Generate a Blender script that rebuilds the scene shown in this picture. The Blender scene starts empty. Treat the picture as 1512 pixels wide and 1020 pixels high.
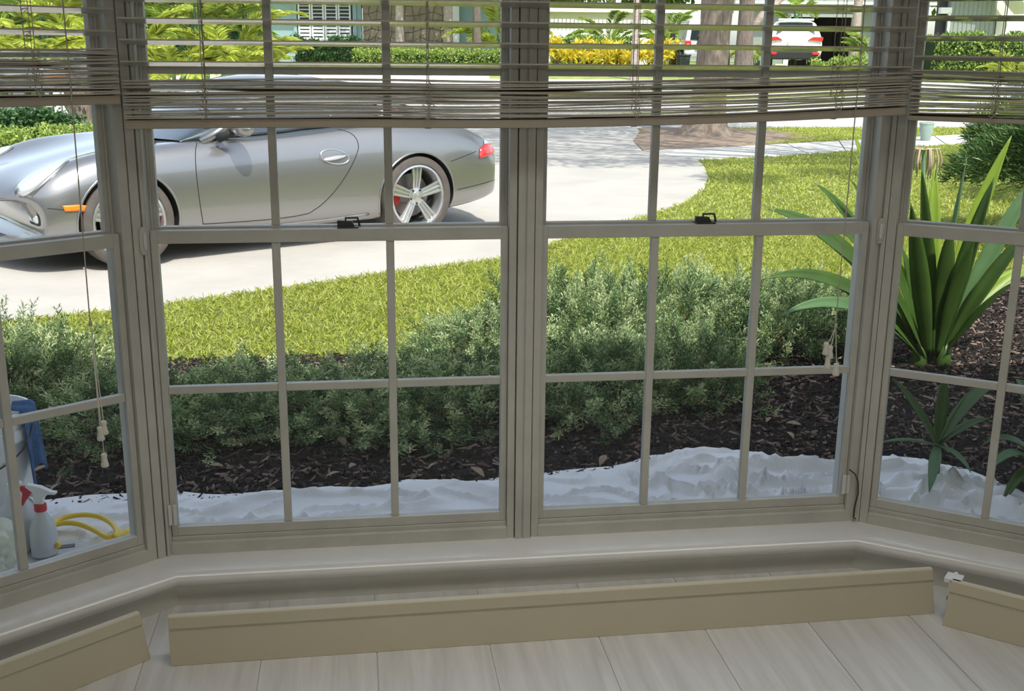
import bpy, bmesh, math, random
import numpy as np
from mathutils import Vector, Matrix, Euler
from mathutils.bvhtree import BVHTree
random.seed(7); RNG = np.random.default_rng(7)
S = bpy.context.scene
COL = S.collection
PI = math.pi

# ------------------------------------------------------------------ camera, sky, sun, added room fill lights, exposure
CAM = Vector((-0.4481, -2.9394, 1.4696)); FPX = 1653.05
CR = Vector((0.99039511, -0.1379413, 0.00947233)); CU = Vector((0.02660921, 0.25738028, 0.96594376)); CF = Vector((0.13568153, 0.95641392, -0.25857868))
cam = bpy.data.objects.new('camera', bpy.data.cameras.new('camera')); COL.objects.link(cam)
cam.matrix_world = Matrix(((CR.x, CU.x, -CF.x, CAM.x), (CR.y, CU.y, -CF.y, CAM.y), (CR.z, CU.z, -CF.z, CAM.z), (0, 0, 0, 1)))
cam.data.sensor_fit = 'HORIZONTAL'; cam.data.sensor_width = 36; cam.data.lens = FPX / 1512 * 36
cam.data.clip_start = 0.05; cam.data.clip_end = 400
S.camera = cam

W = bpy.data.worlds.new('sky'); S.world = W; W.use_nodes = True
nt = W.node_tree; nt.nodes.clear()
sky = nt.nodes.new('ShaderNodeTexSky'); sky.sky_type = 'NISHITA'; sky.sun_disc = False
sky.sun_elevation = math.radians(54); sky.sun_rotation = math.radians(166); sky.dust_density = 1.5
bg = nt.nodes.new('ShaderNodeBackground'); bg.inputs[1].default_value = 0.32
wo = nt.nodes.new('ShaderNodeOutputWorld'); hs_ = nt.nodes.new('ShaderNodeHueSaturation'); hs_.inputs['Saturation'].default_value = 0.62; nt.links.new(sky.outputs[0], hs_.inputs['Color']); nt.links.new(hs_.outputs[0], bg.inputs[0]); nt.links.new(bg.outputs[0], wo.inputs[0])

SUN_EL = 54.0
sun_dir = Vector((0.234, -0.973, 0)).normalized() * math.cos(math.radians(SUN_EL)) + Vector((0, 0, math.sin(math.radians(SUN_EL))))
sl = bpy.data.lights.new('sun', 'SUN'); sl.energy = 5.0; sl.angle = math.radians(0.6); sl.color = (1.0, 0.955, 0.88)
so = bpy.data.objects.new('sun', sl); COL.objects.link(so); so.rotation_euler = sun_dir.to_track_quat('Z', 'Y').to_euler(); so.location = (3, -8, 14)
# fill light added behind the viewer to brighten the room; no known source
al = bpy.data.lights.new('back_fill_light', 'AREA'); al.shape = 'RECTANGLE'; al.size = 6.0; al.size_y = 0.4; al.energy = 24; al.color = (1.0, 0.93, 0.78)
ao = bpy.data.objects.new('back_fill_light', al); COL.objects.link(ao); ao.location = (0.2, -6.8, 2.08); ao.rotation_euler = (math.radians(78), 0, 0)
cl = bpy.data.lights.new('ceiling_fill_light', 'AREA'); cl.shape = 'RECTANGLE'; cl.size = 2.2; cl.size_y = 0.3; cl.energy = 7.5; cl.color = (1.0, 0.97, 0.90); cl.spread = math.radians(95)  # unseen overhead fill light, added to brighten floor and sill
co = bpy.data.objects.new('ceiling_fill_light', cl); COL.objects.link(co); co.location = (0.1, -0.95, 2.33)
S.view_settings.view_transform = 'Standard'; S.view_settings.look = 'None'; S.view_settings.gamma = 1.0
S.view_settings.use_curve_mapping = False; S.view_settings.exposure = 0.0
try:
    S.cycles.use_denoising = True; S.cycles.max_bounces = 10; S.cycles.transparent_max_bounces = 16; S.cycles.caustics_reflective = False; S.cycles.caustics_refractive = False
    S.cycles.sample_clamp_indirect = 6
except Exception: pass

def ray(px, py): return CF + CR * ((px - 756) / FPX) - CU * ((py - 510) / FPX)
def G(px, py, z=-0.10):
    d = ray(px, py); return CAM + d * ((z - CAM.z) / d.z)
def WY(px, py, Y):
    d = ray(px, py); return CAM + d * ((Y - CAM.y) / d.y)
def DD(px, py, dist): return CAM + ray(px, py) * dist
def gz(Y): return -0.10 + 0.70 * min(max((Y - 20) / 20, 0), 1)
def far(px, dist):
    p = DD(px, 90, dist); return Vector((p.x, p.y, gz(p.y)))

# ------------------------------------------------------------------ materials
MATS = {}
def mat(name, col, rough=0.6, metal=0.0, var=0.0, scale=8.0, bump=0.0, bscale=40.0, coat=0.0, transl=0.0, col2=None, spec=0.5, stretch=None, alpha=1.0, emit=None, trans=0.0, tcol=None):
    if name in MATS: return MATS[name]
    m = bpy.data.materials.new(name); m.use_nodes = True; MATS[name] = m
    n = m.node_tree; b = n.nodes['Principled BSDF']; L = n.links
    b.inputs['Base Color'].default_value = (*col, 1); b.inputs['Roughness'].default_value = rough; b.inputs['Metallic'].default_value = metal
    b.inputs['Specular IOR Level'].default_value = spec
    if coat: b.inputs['Coat Weight'].default_value = coat; b.inputs['Coat Roughness'].default_value = 0.04
    if trans: b.inputs['Transmission Weight'].default_value = trans
    m.diffuse_color = (*col, 1)
    tc = None
    if var or bump or col2:
        tc = n.nodes.new('ShaderNodeTexCoord'); mp = n.nodes.new('ShaderNodeMapping'); L.new(tc.outputs['Object'], mp.inputs[0])
        if stretch: mp.inputs['Scale'].default_value = stretch
    if var or col2:
        nz = n.nodes.new('ShaderNodeTexNoise'); nz.inputs['Scale'].default_value = scale; nz.inputs['Detail'].default_value = 6; nz.inputs['Roughness'].default_value = 0.65
        L.new(mp.outputs[0], nz.inputs['Vector'])
        cr = n.nodes.new('ShaderNodeValToRGB'); cr.color_ramp.elements[0].position = 0.32; cr.color_ramp.elements[1].position = 0.68
        a = col2 if col2 else tuple(c * (1 - var) for c in col); bb = col if col2 else tuple(min(1, c * (1 + var)) for c in col)
        cr.color_ramp.elements[0].color = (*a, 1); cr.color_ramp.elements[1].color = (*bb, 1)
        L.new(nz.outputs['Fac'], cr.inputs[0]); L.new(cr.outputs[0], b.inputs['Base Color'])
    if bump:
        n2 = n.nodes.new('ShaderNodeTexNoise'); n2.inputs['Scale'].default_value = bscale; n2.inputs['Detail'].default_value = 5; L.new(mp.outputs[0], n2.inputs['Vector'])
        bp = n.nodes.new('ShaderNodeBump'); bp.inputs['Strength'].default_value = bump; bp.inputs['Distance'].default_value = 0.02
        L.new(n2.outputs['Fac'], bp.inputs['Height']); L.new(bp.outputs[0], b.inputs['Normal'])
    if transl:
        out = n.nodes['Material Output']; tr = n.nodes.new('ShaderNodeBsdfTranslucent'); mx = n.nodes.new('ShaderNodeMixShader'); mx.inputs[0].default_value = transl
        tr.inputs[0].default_value = (*tcol, 1) if tcol else (min(1, col[0] * 1.5), min(1, col[1] * 1.5), col[2], 1)
        L.new(b.outputs[0], mx.inputs[1]); L.new(tr.outputs[0], mx.inputs[2]); L.new(mx.outputs[0], out.inputs[0])
    return m
def glass(name, tint=(0.96, 0.975, 0.97), refl=1.0, ior=1.45):
    m = bpy.data.materials.new(name); m.use_nodes = True; MATS[name] = m
    n = m.node_tree; n.nodes.clear(); L = n.links
    o = n.nodes.new('ShaderNodeOutputMaterial'); t = n.nodes.new('ShaderNodeBsdfTransparent'); t.inputs[0].default_value = (*tint, 1)
    g = n.nodes.new('ShaderNodeBsdfGlossy'); g.inputs['Roughness'].default_value = 0.0
    f = n.nodes.new('ShaderNodeFresnel'); f.inputs[0].default_value = ior
    mu = n.nodes.new('ShaderNodeMath'); mu.operation = 'MULTIPLY'; mu.inputs[1].default_value = refl; L.new(f.outputs[0], mu.inputs[0])
    mx = n.nodes.new('ShaderNodeMixShader'); L.new(mu.outputs[0], mx.inputs[0]); L.new(t.outputs[0], mx.inputs[1]); L.new(g.outputs[0], mx.inputs[2]); L.new(mx.outputs[0], o.inputs[0])
    m.diffuse_color = (.8, .9, .9, .3)
    return m

# ------------------------------------------------------------------ mesh helpers
class MB:
    def __init__(s): s.v = []; s.f = []
    def add(s, vs, fs):
        o = len(s.v); s.v += [tuple(v) for v in vs]; s.f += [tuple(i + o for i in f) for f in fs]; return s
    def box(s, x0, x1, y0, y1, z0, z1, M=None):
        vs = [Vector((x, y, z)) for z in (z0, z1) for y in (y0, y1) for x in (x0, x1)]
        if M: vs = [M @ v for v in vs]
        return s.add(vs, [(0, 2, 3, 1), (4, 5, 7, 6), (0, 1, 5, 4), (2, 6, 7, 3), (0, 4, 6, 2), (1, 3, 7, 5)])
    def tube(s, pts, r, n=6, closed=False, cap=True):
        pts = [Vector(p) for p in pts]; k = len(pts); rr = r if isinstance(r, (list, tuple)) else [r] * k
        vs = []; up = None
        for i, p in enumerate(pts):
            if closed: t = pts[(i + 1) % k] - pts[i - 1]
            else: t = pts[min(i + 1, k - 1)] - pts[max(i - 1, 0)]
            t.normalize()
            if up is None:
                up = Vector((0, 0, 1)) if abs(t.z) < 0.9 else Vector((1, 0, 0))
            a = t.cross(up); a.normalize(); b = a.cross(t); b.normalize(); up = b
            for j in range(n):
                an = 2 * PI * j / n; vs.append(p + (a * math.cos(an) + b * math.sin(an)) * rr[i])
        fs = []
        for i in range(k if closed else k - 1):
            i2 = (i + 1) % k
            for j in range(n):
                j2 = (j + 1) % n; fs.append((i * n + j, i * n + j2, i2 * n + j2, i2 * n + j))
        if cap and not closed:
            fs.append(tuple(range(n - 1, -1, -1))); fs.append(tuple((k - 1) * n + j for j in range(n)))
        return s.add(vs, fs)
    def lathe(s, prof, n=24, M=None, cap=True, a0=0, a1=2 * PI):
        full = abs(a1 - a0 - 2 * PI) < 1e-6; m = n if full else n + 1; vs = []
        for r, z in prof:
            for j in range(m):
                an = a0 + (a1 - a0) * j / n; v = Vector((r * math.cos(an), r * math.sin(an), z)); vs.append(M @ v if M else v)
        fs = []
        for i in range(len(prof) - 1):
            for j in range(n):
                j2 = (j + 1) % m if full else j + 1
                fs.append((i * m + j, i * m + j2, (i + 1) * m + j2, (i + 1) * m + j))
        if cap and full:
            if prof[0][0] > 1e-5: fs.append(tuple(range(n - 1, -1, -1)))
            if prof[-1][0] > 1e-5: fs.append(tuple((len(prof) - 1) * m + j for j in range(n)))
        return s.add(vs, fs)
    def prism(s, poly, z0, z1, M=None):
        n = len(poly); vs = [Vector((x, y, z0)) for x, y in poly] + [Vector((x, y, z1)) for x, y in poly]
        if M: vs = [M @ v for v in vs]
        fs = [tuple(range(n - 1, -1, -1)), tuple(range(n, 2 * n))] + [(i, (i + 1) % n, n + (i + 1) % n, n + i) for i in range(n)]
        return s.add(vs, fs)
    def grid(s, fn, nu, nv):
        vs = [fn(i / nu, j / nv) for i in range(nu + 1) for j in range(nv + 1)]
        return s.add(vs, [(i * (nv + 1) + j, (i + 1) * (nv + 1) + j, (i + 1) * (nv + 1) + j + 1, i * (nv + 1) + j + 1) for i in range(nu) for j in range(nv)])
    def build(s, name, m, parent=None, smooth=False, bevel=0, solid=0, sub=0, auto=None):
        me = bpy.data.meshes.new(name); me.from_pydata(s.v, [], s.f); me.update()
        return mkobj(name, me, m, parent, smooth, bevel, solid, sub, auto)
def mkobj(name, me, m, parent=None, smooth=False, bevel=0, solid=0, sub=0, auto=None):
    if m is not None:
        for x in (m if isinstance(m, (list, tuple)) else [m]): me.materials.append(x)
    bm = bmesh.new(); bm.from_mesh(me); bmesh.ops.recalc_face_normals(bm, faces=bm.faces); bm.to_mesh(me); bm.free()
    if smooth: me.polygons.foreach_set('use_smooth', [True] * len(me.polygons))
    if auto: me.set_sharp_from_angle(angle=math.radians(auto))
    o = bpy.data.objects.new(name, me); COL.objects.link(o)
    if parent: o.parent = parent
    if solid: md = o.modifiers.new('s', 'SOLIDIFY'); md.thickness = solid; md.offset = 0
    if bevel: md = o.modifiers.new('b', 'BEVEL'); md.width = bevel; md.segments = 2; md.limit_method = 'ANGLE'
    if sub: md = o.modifiers.new('u', 'SUBSURF'); md.levels = sub; md.render_levels = sub
    return o
def tag(o, label, cat=None, group=None, kind=None):
    o['label'] = label
    if cat: o['category'] = cat
    if group: o['group'] = group
    if kind: o['kind'] = kind
    return o
def empty(name, loc=(0, 0, 0), rz=0.0, label=None, cat=None, group=None, kind=None):
    o = bpy.data.objects.new(name, None); COL.objects.link(o); o.location = loc; o.rotation_euler = (0, 0, rz); o.empty_display_size = 0.05
    if label: tag(o, label, cat, group, kind)
    return o
def dup(o, parent=None, loc=None, rot=None, scale=None):
    c = o.copy(); COL.objects.link(c); c.parent = parent
    if loc is not None: c.location = loc
    if rot is not None: c.rotation_euler = rot
    if scale is not None: c.scale = scale if hasattr(scale, '__len__') else (scale,) * 3
    for ch in list(o.children): dup(ch, c)
    return c
def np_mesh(name, V, F):
    # V (N,3), F (M,k) with constant k
    me = bpy.data.meshes.new(name); me.vertices.add(len(V)); me.vertices.foreach_set('co', np.asarray(V, dtype=np.float32).ravel())
    M_, k = F.shape; me.loops.add(M_ * k); me.loops.foreach_set('vertex_index', F.astype(np.int32).ravel())
    me.polygons.add(M_); me.polygons.foreach_set('loop_start', np.arange(0, M_ * k, k, dtype=np.int32))
    try: me.polygons.foreach_set('loop_total', np.full(M_, k, dtype=np.int32))
    except Exception: pass
    me.update(calc_edges=True); return me
def link_mesh(name, me, m, parent=None, smooth=False):
    for x in (m if isinstance(m, (list, tuple)) else [m]):
        me.materials.append(x)
    if smooth: me.polygons.foreach_set('use_smooth', [True] * len(me.polygons))
    o = bpy.data.objects.new(name, me); COL.objects.link(o)
    if parent: o.parent = parent
    return o
def unit(a): return a / np.maximum(np.linalg.norm(a, axis=-1, keepdims=True), 1e-9)
def blades(base, d, L, Wd, fold=0.25, droop=0.0, mid=0.45):
    """leaf blades: folded diamonds. base (N,3), d unit (N,3), L,Wd (N,)"""
    N = len(base); r = unit(RNG.normal(size=(N, 3))); side = unit(np.cross(d, r)); nrm = np.cross(side, d)
    L = np.broadcast_to(L, (N,))[:, None]; Wd = np.broadcast_to(Wd, (N,))[:, None]
    m = base + d * L * mid
    dr = np.zeros((N, 3)); dr[:, 2] = -droop
    a = m + side * Wd * .5 + nrm * Wd * fold; b = m - side * Wd * .5 + nrm * Wd * fold
    t = base + d * L + dr * L
    V = np.stack([base, a, t, b], 1).reshape(-1, 3); i = np.arange(N)[:, None] * 4
    return V, np.concatenate([i + np.array([[0, 1, 2]]), i + np.array([[0, 2, 3]])], 0)
def inpoly(x, y, poly):
    c = np.zeros(len(x), bool); n = len(poly)
    for i in range(n):
        x1, y1 = poly[i]; x2, y2 = poly[(i + 1) % n]
        if y1 == y2: continue
        c ^= ((y1 > y) != (y2 > y)) & (x < (x2 - x1) * (y - y1) / (y2 - y1) + x1)
    return c
# ------------------------------------------------------------------ the room: bay of three window walls, sill, floor
AN = math.radians(35.67); XL, XR = -0.983, 1.0026; TE = 1.16
uL = Vector((-math.cos(AN), -math.sin(AN), 0)); uR = Vector((math.cos(AN), -math.sin(AN), 0))
nL = Vector((math.sin(AN), -math.cos(AN), 0)); nR = Vector((-math.sin(AN), -math.cos(AN), 0))
PL = Vector((XL, 0, 0)); PR = Vector((XR, 0, 0)); TH = math.tan(AN / 2)
def bay_pts(d, e=TE):
    return [PL + uL * e + nL * d, Vector((XL + d * TH, -d, 0)), Vector((XR - d * TH, -d, 0)), PR + uR * e + nR * d]
def bay_loft(name, prof, m, e=TE, smooth=False, auto=None, bevel=0):
    b = MB(); n = len(prof); rows = [bay_pts(d, e) for d, z in prof]
    vs = [rows[i][k] + Vector((0, 0, prof[i][1])) for k in range(4) for i in range(n)]
    fs = [(k * n + i, k * n + (i + 1) % n, (k + 1) * n + (i + 1) % n, (k + 1) * n + i) for k in range(3) for i in range(n)]
    fs += [tuple(range(n - 1, -1, -1)), tuple(3 * n + i for i in range(n))]
    return b.add(vs, fs).build(name, m, smooth=smooth, auto=auto, bevel=bevel)

m_paint = mat('cream_gloss_paint', (.78, .775, .755), .26, var=.05, scale=5, spec=.7)
m_frame = mat('window_frame_paint', (.60, .59, .54), .42, var=.08, scale=7, bump=.05, bscale=60)
m_wall = mat('wall_paint', (.66, .64, .58), .6, var=.03)
m_ceil = mat('ceiling_paint', (.78, .77, .73), .8)
m_board = mat('cream_valance_board', (.60, .55, .41), .45, var=.03, scale=3)
m_boardedge = mat('valance_edge', (.76, .72, .60), .45)
m_slat = mat('blind_slat', (.72, .68, .60), .20, var=.04, scale=6, transl=.25, tcol=(.86, .78, .66), spec=.8, coat=1.0)
m_rail = mat('blind_rail', (.50, .44, .35), .45, var=.06, scale=6)
m_cord = mat('blind_cord', (.55, .50, .42), .8)
m_tassel = mat('tassel_plastic', (.78, .75, .66), .4)
m_glass = glass('window_glass', refl=.5)
m_metal_dk = mat('dark_bronze_lock', (.07, .065, .06), .45, metal=.4)
m_white = mat('white_plastic', (.80, .80, .78), .4)
m_gap = mat('caulk_gap', (.10, .09, .08), .9)
m_ext = mat('exterior_stucco', (.70, .68, .62), .8, bump=.3, bscale=50)

tag(bay_loft('wall_bay', [(-.10, -.35), (-.10, .114), (.098, .090), (.104, .0), (.104, -.35)], m_wall), 'low painted wall under the bay windows', 'wall', kind='structure')
prof = [(-.115, .075), (-.115, .100), (-.03, .116), (.03, .116), (.08, .110), (.108, .102), (.121, .094), (.126, .083), (.124, .072), (.116, .064), (.104, .060), (.05, .05)]
tag(bay_loft('trim_1', prof, m_paint, smooth=True, auto=50), 'glossy cream window sill following the bay', 'window sill', kind='structure')
tag(bay_loft('wall_head', [(-.10, 1.86), (-.10, 2.36), (.04, 2.36), (.04, 1.86)], m_wall), 'wall above the bay windows', 'wall', kind='structure')
RX0, RX1, RY0 = -3.6, 3.7, -7.0
EL = bay_pts(0)[0]; ER = bay_pts(0)[3]
tag(MB().box(-13, EL.x + .02, EL.y - .04, EL.y + .12, -.35, 2.36).build('wall_left_front', m_wall), 'front wall left of the bay', 'wall', kind='structure')
tag(MB().box(ER.x - .02, 12, ER.y - .04, ER.y + .12, -.35, 2.36).build('wall_right_front', m_wall), 'front wall right of the bay', 'wall', kind='structure')
tag(MB().box(RX0 - .15, RX0, RY0, EL.y - .04, -.2, 2.4).build('wall_left', m_wall), 'left wall of the room', 'wall', kind='structure')
tag(MB().box(RX1, RX1 + .15, RY0, ER.y - .04, -.2, 2.4).build('wall_right', m_wall), 'right wall of the room', 'wall', kind='structure')
tag(MB().box(RX0 - .15, RX1 + .15, RY0 - .15, RY0, -.2, 2.4).build('wall_back', m_wall), 'back wall behind the viewer', 'wall', kind='structure')
tag(MB().box(RX0 - .15, RX1 + .15, RY0 - .15, -.6, 2.36, 2.46).build('ceiling', m_ceil), 'flat painted ceiling', 'ceiling', kind='structure')
bw = tag(MB().box(-2.9, 3.3, RY0 - .03, RY0 + .03, 1.84, 1.88).box(-2.9, 3.3, RY0 - .03, RY0 + .03, 2.29, 2.33).box(-2.9, -2.86, RY0 - .03, RY0 + .03, 1.88, 2.29).box(3.26, 3.3, RY0 - .03, RY0 + .03, 1.88, 2.29).build('window_5', m_frame), 'added window frame around the fill light behind the viewer', 'window', kind='structure')  # made-up window, put in to go with the back fill light
MB().box(-2.86, 3.26, RY0 + .002, RY0 + .008, 1.88, 2.29).build('pane', m_glass, bw)
fill_panel = empty('added_ceiling_panel', (.1, -.95, 2.36), 0, 'added unseen panel above the overhead fill light', 'lamp')  # made-up fixture, added to go with the overhead fill light
MB().box(-1.14, 1.14, -.19, -.16, -.028, 0).box(-1.14, 1.14, .16, .19, -.028, 0).box(-1.14, -1.11, -.16, .16, -.028, 0).box(1.11, 1.14, -.16, .16, -.028, 0).build('panel_frame', m_white, fill_panel)
MB().box(-1.11, 1.11, -.16, .16, -.012, -.002).build('panel_face', m_white, fill_panel)
m_soff = mat('soffit_paint', (.72, .71, .68), .7); m_roof = mat('roof_shingle', (.20, .19, .18), .9, var=.3, scale=30)
eave = tag(MB().box(-13, 12, -.9, .30, 2.36, 2.47).build('roof_eave', m_soff), 'roof overhang of the house above the bay', 'roof', kind='structure')
MB().box(-13, 12, -1.2, .32, 2.47, 2.52).build('shingle_cover', m_roof, eave)

# corner posts and centre mullion
def post(name, poly, z0, z1, m, parent=None): return MB().prism([(p.x, p.y) for p in poly], z0, z1).build(name, m, parent, bevel=.002)
for nm, P0, u, n, sg, t1, lab in (('trim_2', PL, uL, nL, 1, .045, 'left corner post between the bay windows'), ('trim_3', PR, uR, nR, -1, .026, 'right corner post between the bay windows')):
    def q(t, d): return P0 + u * t + n * d
    def c(d): return Vector((P0.x + sg * d * TH, -d, 0))
    A_ = [c(.036), q(t1 * .42, .036), q(t1 * .42, -.085), c(-.085)]
    B_ = [q(t1 * .42 + .003, .033), q(t1, .033), q(t1, -.085), q(t1 * .42 + .003, -.085)]
    r = MB().prism([(v.x, v.y) for v in A_], .112, 1.87).prism([(v.x, v.y) for v in B_], .112, 1.87).build(nm, m_frame, bevel=.002)
    tag(r, lab, 'window post', kind='structure')
    Mx = Matrix.Translation(q(t1 * .15, .036)) @ Matrix.Rotation(math.atan2(u.y, u.x), 4, 'Z')
    r2 = MB().box(-.012, .012, 0 if sg > 0 else 0, 0, 0, 0) if False else None
mul = MB().box(-.0225, -.004, -.037, .08, .112, 1.87).box(.000, .0215, -.037, .08, .112, 1.87).box(-.005, .001, -.033, .06, .112, 1.87).build('trim_4', m_frame, bevel=.002)
tag(mul, 'grooved centre mullion between the two middle windows', 'window post', kind='structure')

def make_window(n, Wd, loc, rz, wl, wr, label, lock=None):
    r = empty('window_%d' % n, loc, rz, label, 'window', kind='structure'); ws = .018
    z0, zs0, zg0, zr0, zr1, zt = .112, .163, .19, .972, 1.005, 1.86
    f = MB()
    f.box(-ws - wl, -ws, -.030, .075, z0, zt).box(Wd + ws, Wd + ws + wr, -.030, .075, z0, zt)
    f.box(-ws, Wd + ws, -.032, .075, z0, .150).box(-ws, Wd + ws, -.017, .075, .150, zs0).box(-ws, Wd + ws, -.030, .075, 1.83, zt)
    f.box(-ws, -ws + .006, .015, .022, zs0, 1.83).box(Wd + ws - .006, Wd + ws, .015, .022, zs0, 1.83)
    f.build('frame', m_frame, r, bevel=.0015)
    for nm, ya, yb, za, zb, rb, rt in (('lower_sash', -.014, .014, zs0 + .001, zr1, zg0, zr0), ('upper_sash', .023, .049, .975, 1.829, 1.010, 1.80)):
        s = MB().box(-ws + .001, 0, ya, yb, za, zb).box(Wd, Wd + ws - .001, ya, yb, za, zb).box(0, Wd, ya, yb, za, rb).box(0, Wd, ya, yb, rt, zb).build(nm, m_frame, r, bevel=.0012)
        zm = .578 if nm == 'lower_sash' else 1.404
        yc = (ya + yb) / 2; cuts = [0, Wd / 3, 2 * Wd / 3, Wd]; hw = .0105
        for k in (1, 2):
            MB().box(cuts[k] - hw, cuts[k] + hw, yc - .011, yc + .011, rb, rt).build('muntin', m_frame, s, bevel=.002)
        for k in range(3):
            MB().box(cuts[k] + (hw if k else 0), cuts[k + 1] - (hw if k < 2 else 0), yc - .0095, yc + .0095, zm - hw, zm + hw).build('muntin', m_frame, s, bevel=.002)
        for k in range(3):
            for (pa, pb) in ((rb, zm - hw), (zm + hw, rt)):
                MB().box(cuts[k] + (hw if k else 0), cuts[k + 1] - (hw if k < 2 else 0), yc - .0012, yc + .0012, pa, pb).build('pane', m_glass, s)
        if nm == 'lower_sash' and lock is not None:
            lk = MB().box(lock - .030, lock + .024, -.010, .012, zr1, zr1 + .004)
            lk.prism([(-.030, 0), (.016, 0), (.008, .015), (-.030, .017)], -.012, .000, Matrix.Translation((lock, 0, zr1 + .003)) @ Matrix.Rotation(PI / 2, 4, 'X'))
            o = lk.build('sash_lock', m_metal_dk, s, bevel=.001); o['label'] = 'dark bronze sash lock'
            k2 = MB().tube([(lock - .008, .006, zr1 + .004), (lock - .008, .006, zr1 + .026), (lock + .023, .006, zr1 + .026), (lock + .028, .006, zr1 + .004)], .0035, 6).build('lock_keeper', m_metal_dk, s)
    return r
w1 = make_window(1, .89, PL + uL * .98, AN, .02, .025, 'left bay window with a two-row sash grid, overlooking the bucket and hose')
w2 = make_window(2, .887, (-.95, 0, 0), 0, .015, .020, 'middle bay window left of the centre mullion, in front of the car', lock=.485)
w3 = make_window(3, .888, (.062, 0, 0), 0, .020, .0345, 'middle bay window right of the centre mullion, in front of the lawn', lock=.440)
w4 = make_window(4, .89, PR + uR * .068, -AN, .023, .02, 'right bay window in front of the big lily')
# small latch plates on the posts and stiles
def rounded(b, cx, cz, w, h, y0, y1, M):
    pts = []
    for k in range(16):
        a = 2 * PI * k / 16; pts.append((cx + (w - .5 * w) / 2 * 0 + w / 2 * math.copysign(abs(math.cos(a)) ** .6, math.cos(a)), cz + h / 2 * math.copysign(abs(math.sin(a)) ** .6, math.sin(a))))
    return b.prism(pts, y0, y1, M @ Matrix.Rotation(PI / 2, 4, 'X'))
for (tr, P0, u, rz, t, lab) in (('l', PL, uL, AN, .022, 'a'), ('r', PR, uR, -AN, .012, 'b')):
    base = P0 + u * t + (nL if tr == 'l' else nR) * .0
    M_ = Matrix.Translation(base) @ Matrix.Rotation(rz, 4, 'Z')
    o = rounded(MB(), 0, .985, .020, .072, .034, .041, M_).build('latch_plate', m_frame, bpy.data.objects['trim_2' if tr == 'l' else 'trim_3'], bevel=.002)
    rounded(MB(), 0.002, .985, .009, .045, .040, .046, M_).build('latch_lever', m_paint, bpy.data.objects['trim_2' if tr == 'l' else 'trim_3'], bevel=.002)
for w, x in ((w2, -.010), (w3, .898)):
    MB().box(x - .010, x - .001, -.036, -.028, .205, .262).box(x + .003, x + .011, -.034, -.028, .205, .262).build('tilt_latch', m_paint, w, bevel=.001)
wire = [G(1256, 694, .27), ]
wp = [WY(1254, 693, -.040), WY(1263, 700, -.044), WY(1267, 712, -.046), WY(1267, 728, -.046), WY(1262, 748, -.046), WY(1260, 764, -.046), WY(1264, 766, -.052)]
tag(MB().tube(wp, .0022, 6).build('alarm_wire', m_metal_dk, smooth=True), 'thin dark wire hanging down the right corner post to the sill', 'wire')

# floor: wide pale wood-look planks running away from the viewer
m_floorbase = mat('floor_grout', (.50, .485, .46), .8)
def wood_mat():
    m = mat('pale_wood_plank', (.60, .57, .53), .36, spec=.5); n = m.node_tree; L = n.links; b = n.nodes['Principled BSDF']
    tc = n.nodes.new('ShaderNodeTexCoord'); oi = n.nodes.new('ShaderNodeObjectInfo'); ad = n.nodes.new('ShaderNodeVectorMath'); ad.operation = 'MULTIPLY_ADD'
    L.new(oi.outputs['Random'], ad.inputs[0]); ad.inputs[1].default_value = (9, 31, 0); L.new(tc.outputs['Object'], ad.inputs[2])
    mp = n.nodes.new('ShaderNodeMapping'); mp.inputs['Scale'].default_value = (18, 1.1, 1); L.new(ad.outputs[0], mp.inputs[0])
    nz = n.nodes.new('ShaderNodeTexNoise'); nz.inputs['Scale'].default_value = 1.6; nz.inputs['Detail'].default_value = 8; nz.inputs['Roughness'].default_value = .6; nz.inputs['Distortion'].default_value = .6; L.new(mp.outputs[0], nz.inputs['Vector'])
    cr = n.nodes.new('ShaderNodeValToRGB'); e = cr.color_ramp.elements; e[0].position = .3; e[0].color = (.56, .545, .525, 1); e[1].position = .7; e[1].color = (.72, .71, .695, 1)
    L.new(nz.outputs['Fac'], cr.inputs[0]); L.new(cr.outputs[0], b.inputs['Base Color'])
    return m
m_wood = wood_mat()
floor = tag(MB().box(RX0, RX1, RY0, .05, -.12, -.0025).build('floor', m_floorbase), 'pale wood-look plank floor', 'floor', kind='structure')
PW = .284; k0 = math.floor((RX0 - .145) / PW); plank_me = None
for i in range(k0, int((RX1 - .145) / PW) + 1):
    x0 = .145 + i * PW; y = -.09 - random.uniform(.9, 2.0); ya = -.09
    xa, xb = max(RX0, x0) + .0012, min(RX1, x0 + PW) - .0012
    if xb - xa < .02: continue
    while ya > RY0 + .02:
        y = max(y, RY0); o = MB().box(xa - xa - (xb - xa) / 2, (xb - xa) / 2, -(ya - y) / 2 + .001, (ya - y) / 2 - .001, -.012, 0).build('plank', m_wood, floor)
        # planks stop at the bay's slanted walls
        o.location = ((xa + xb) / 2, (ya + y) / 2, 0)
        ya = y; y -= 1.3
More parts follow.
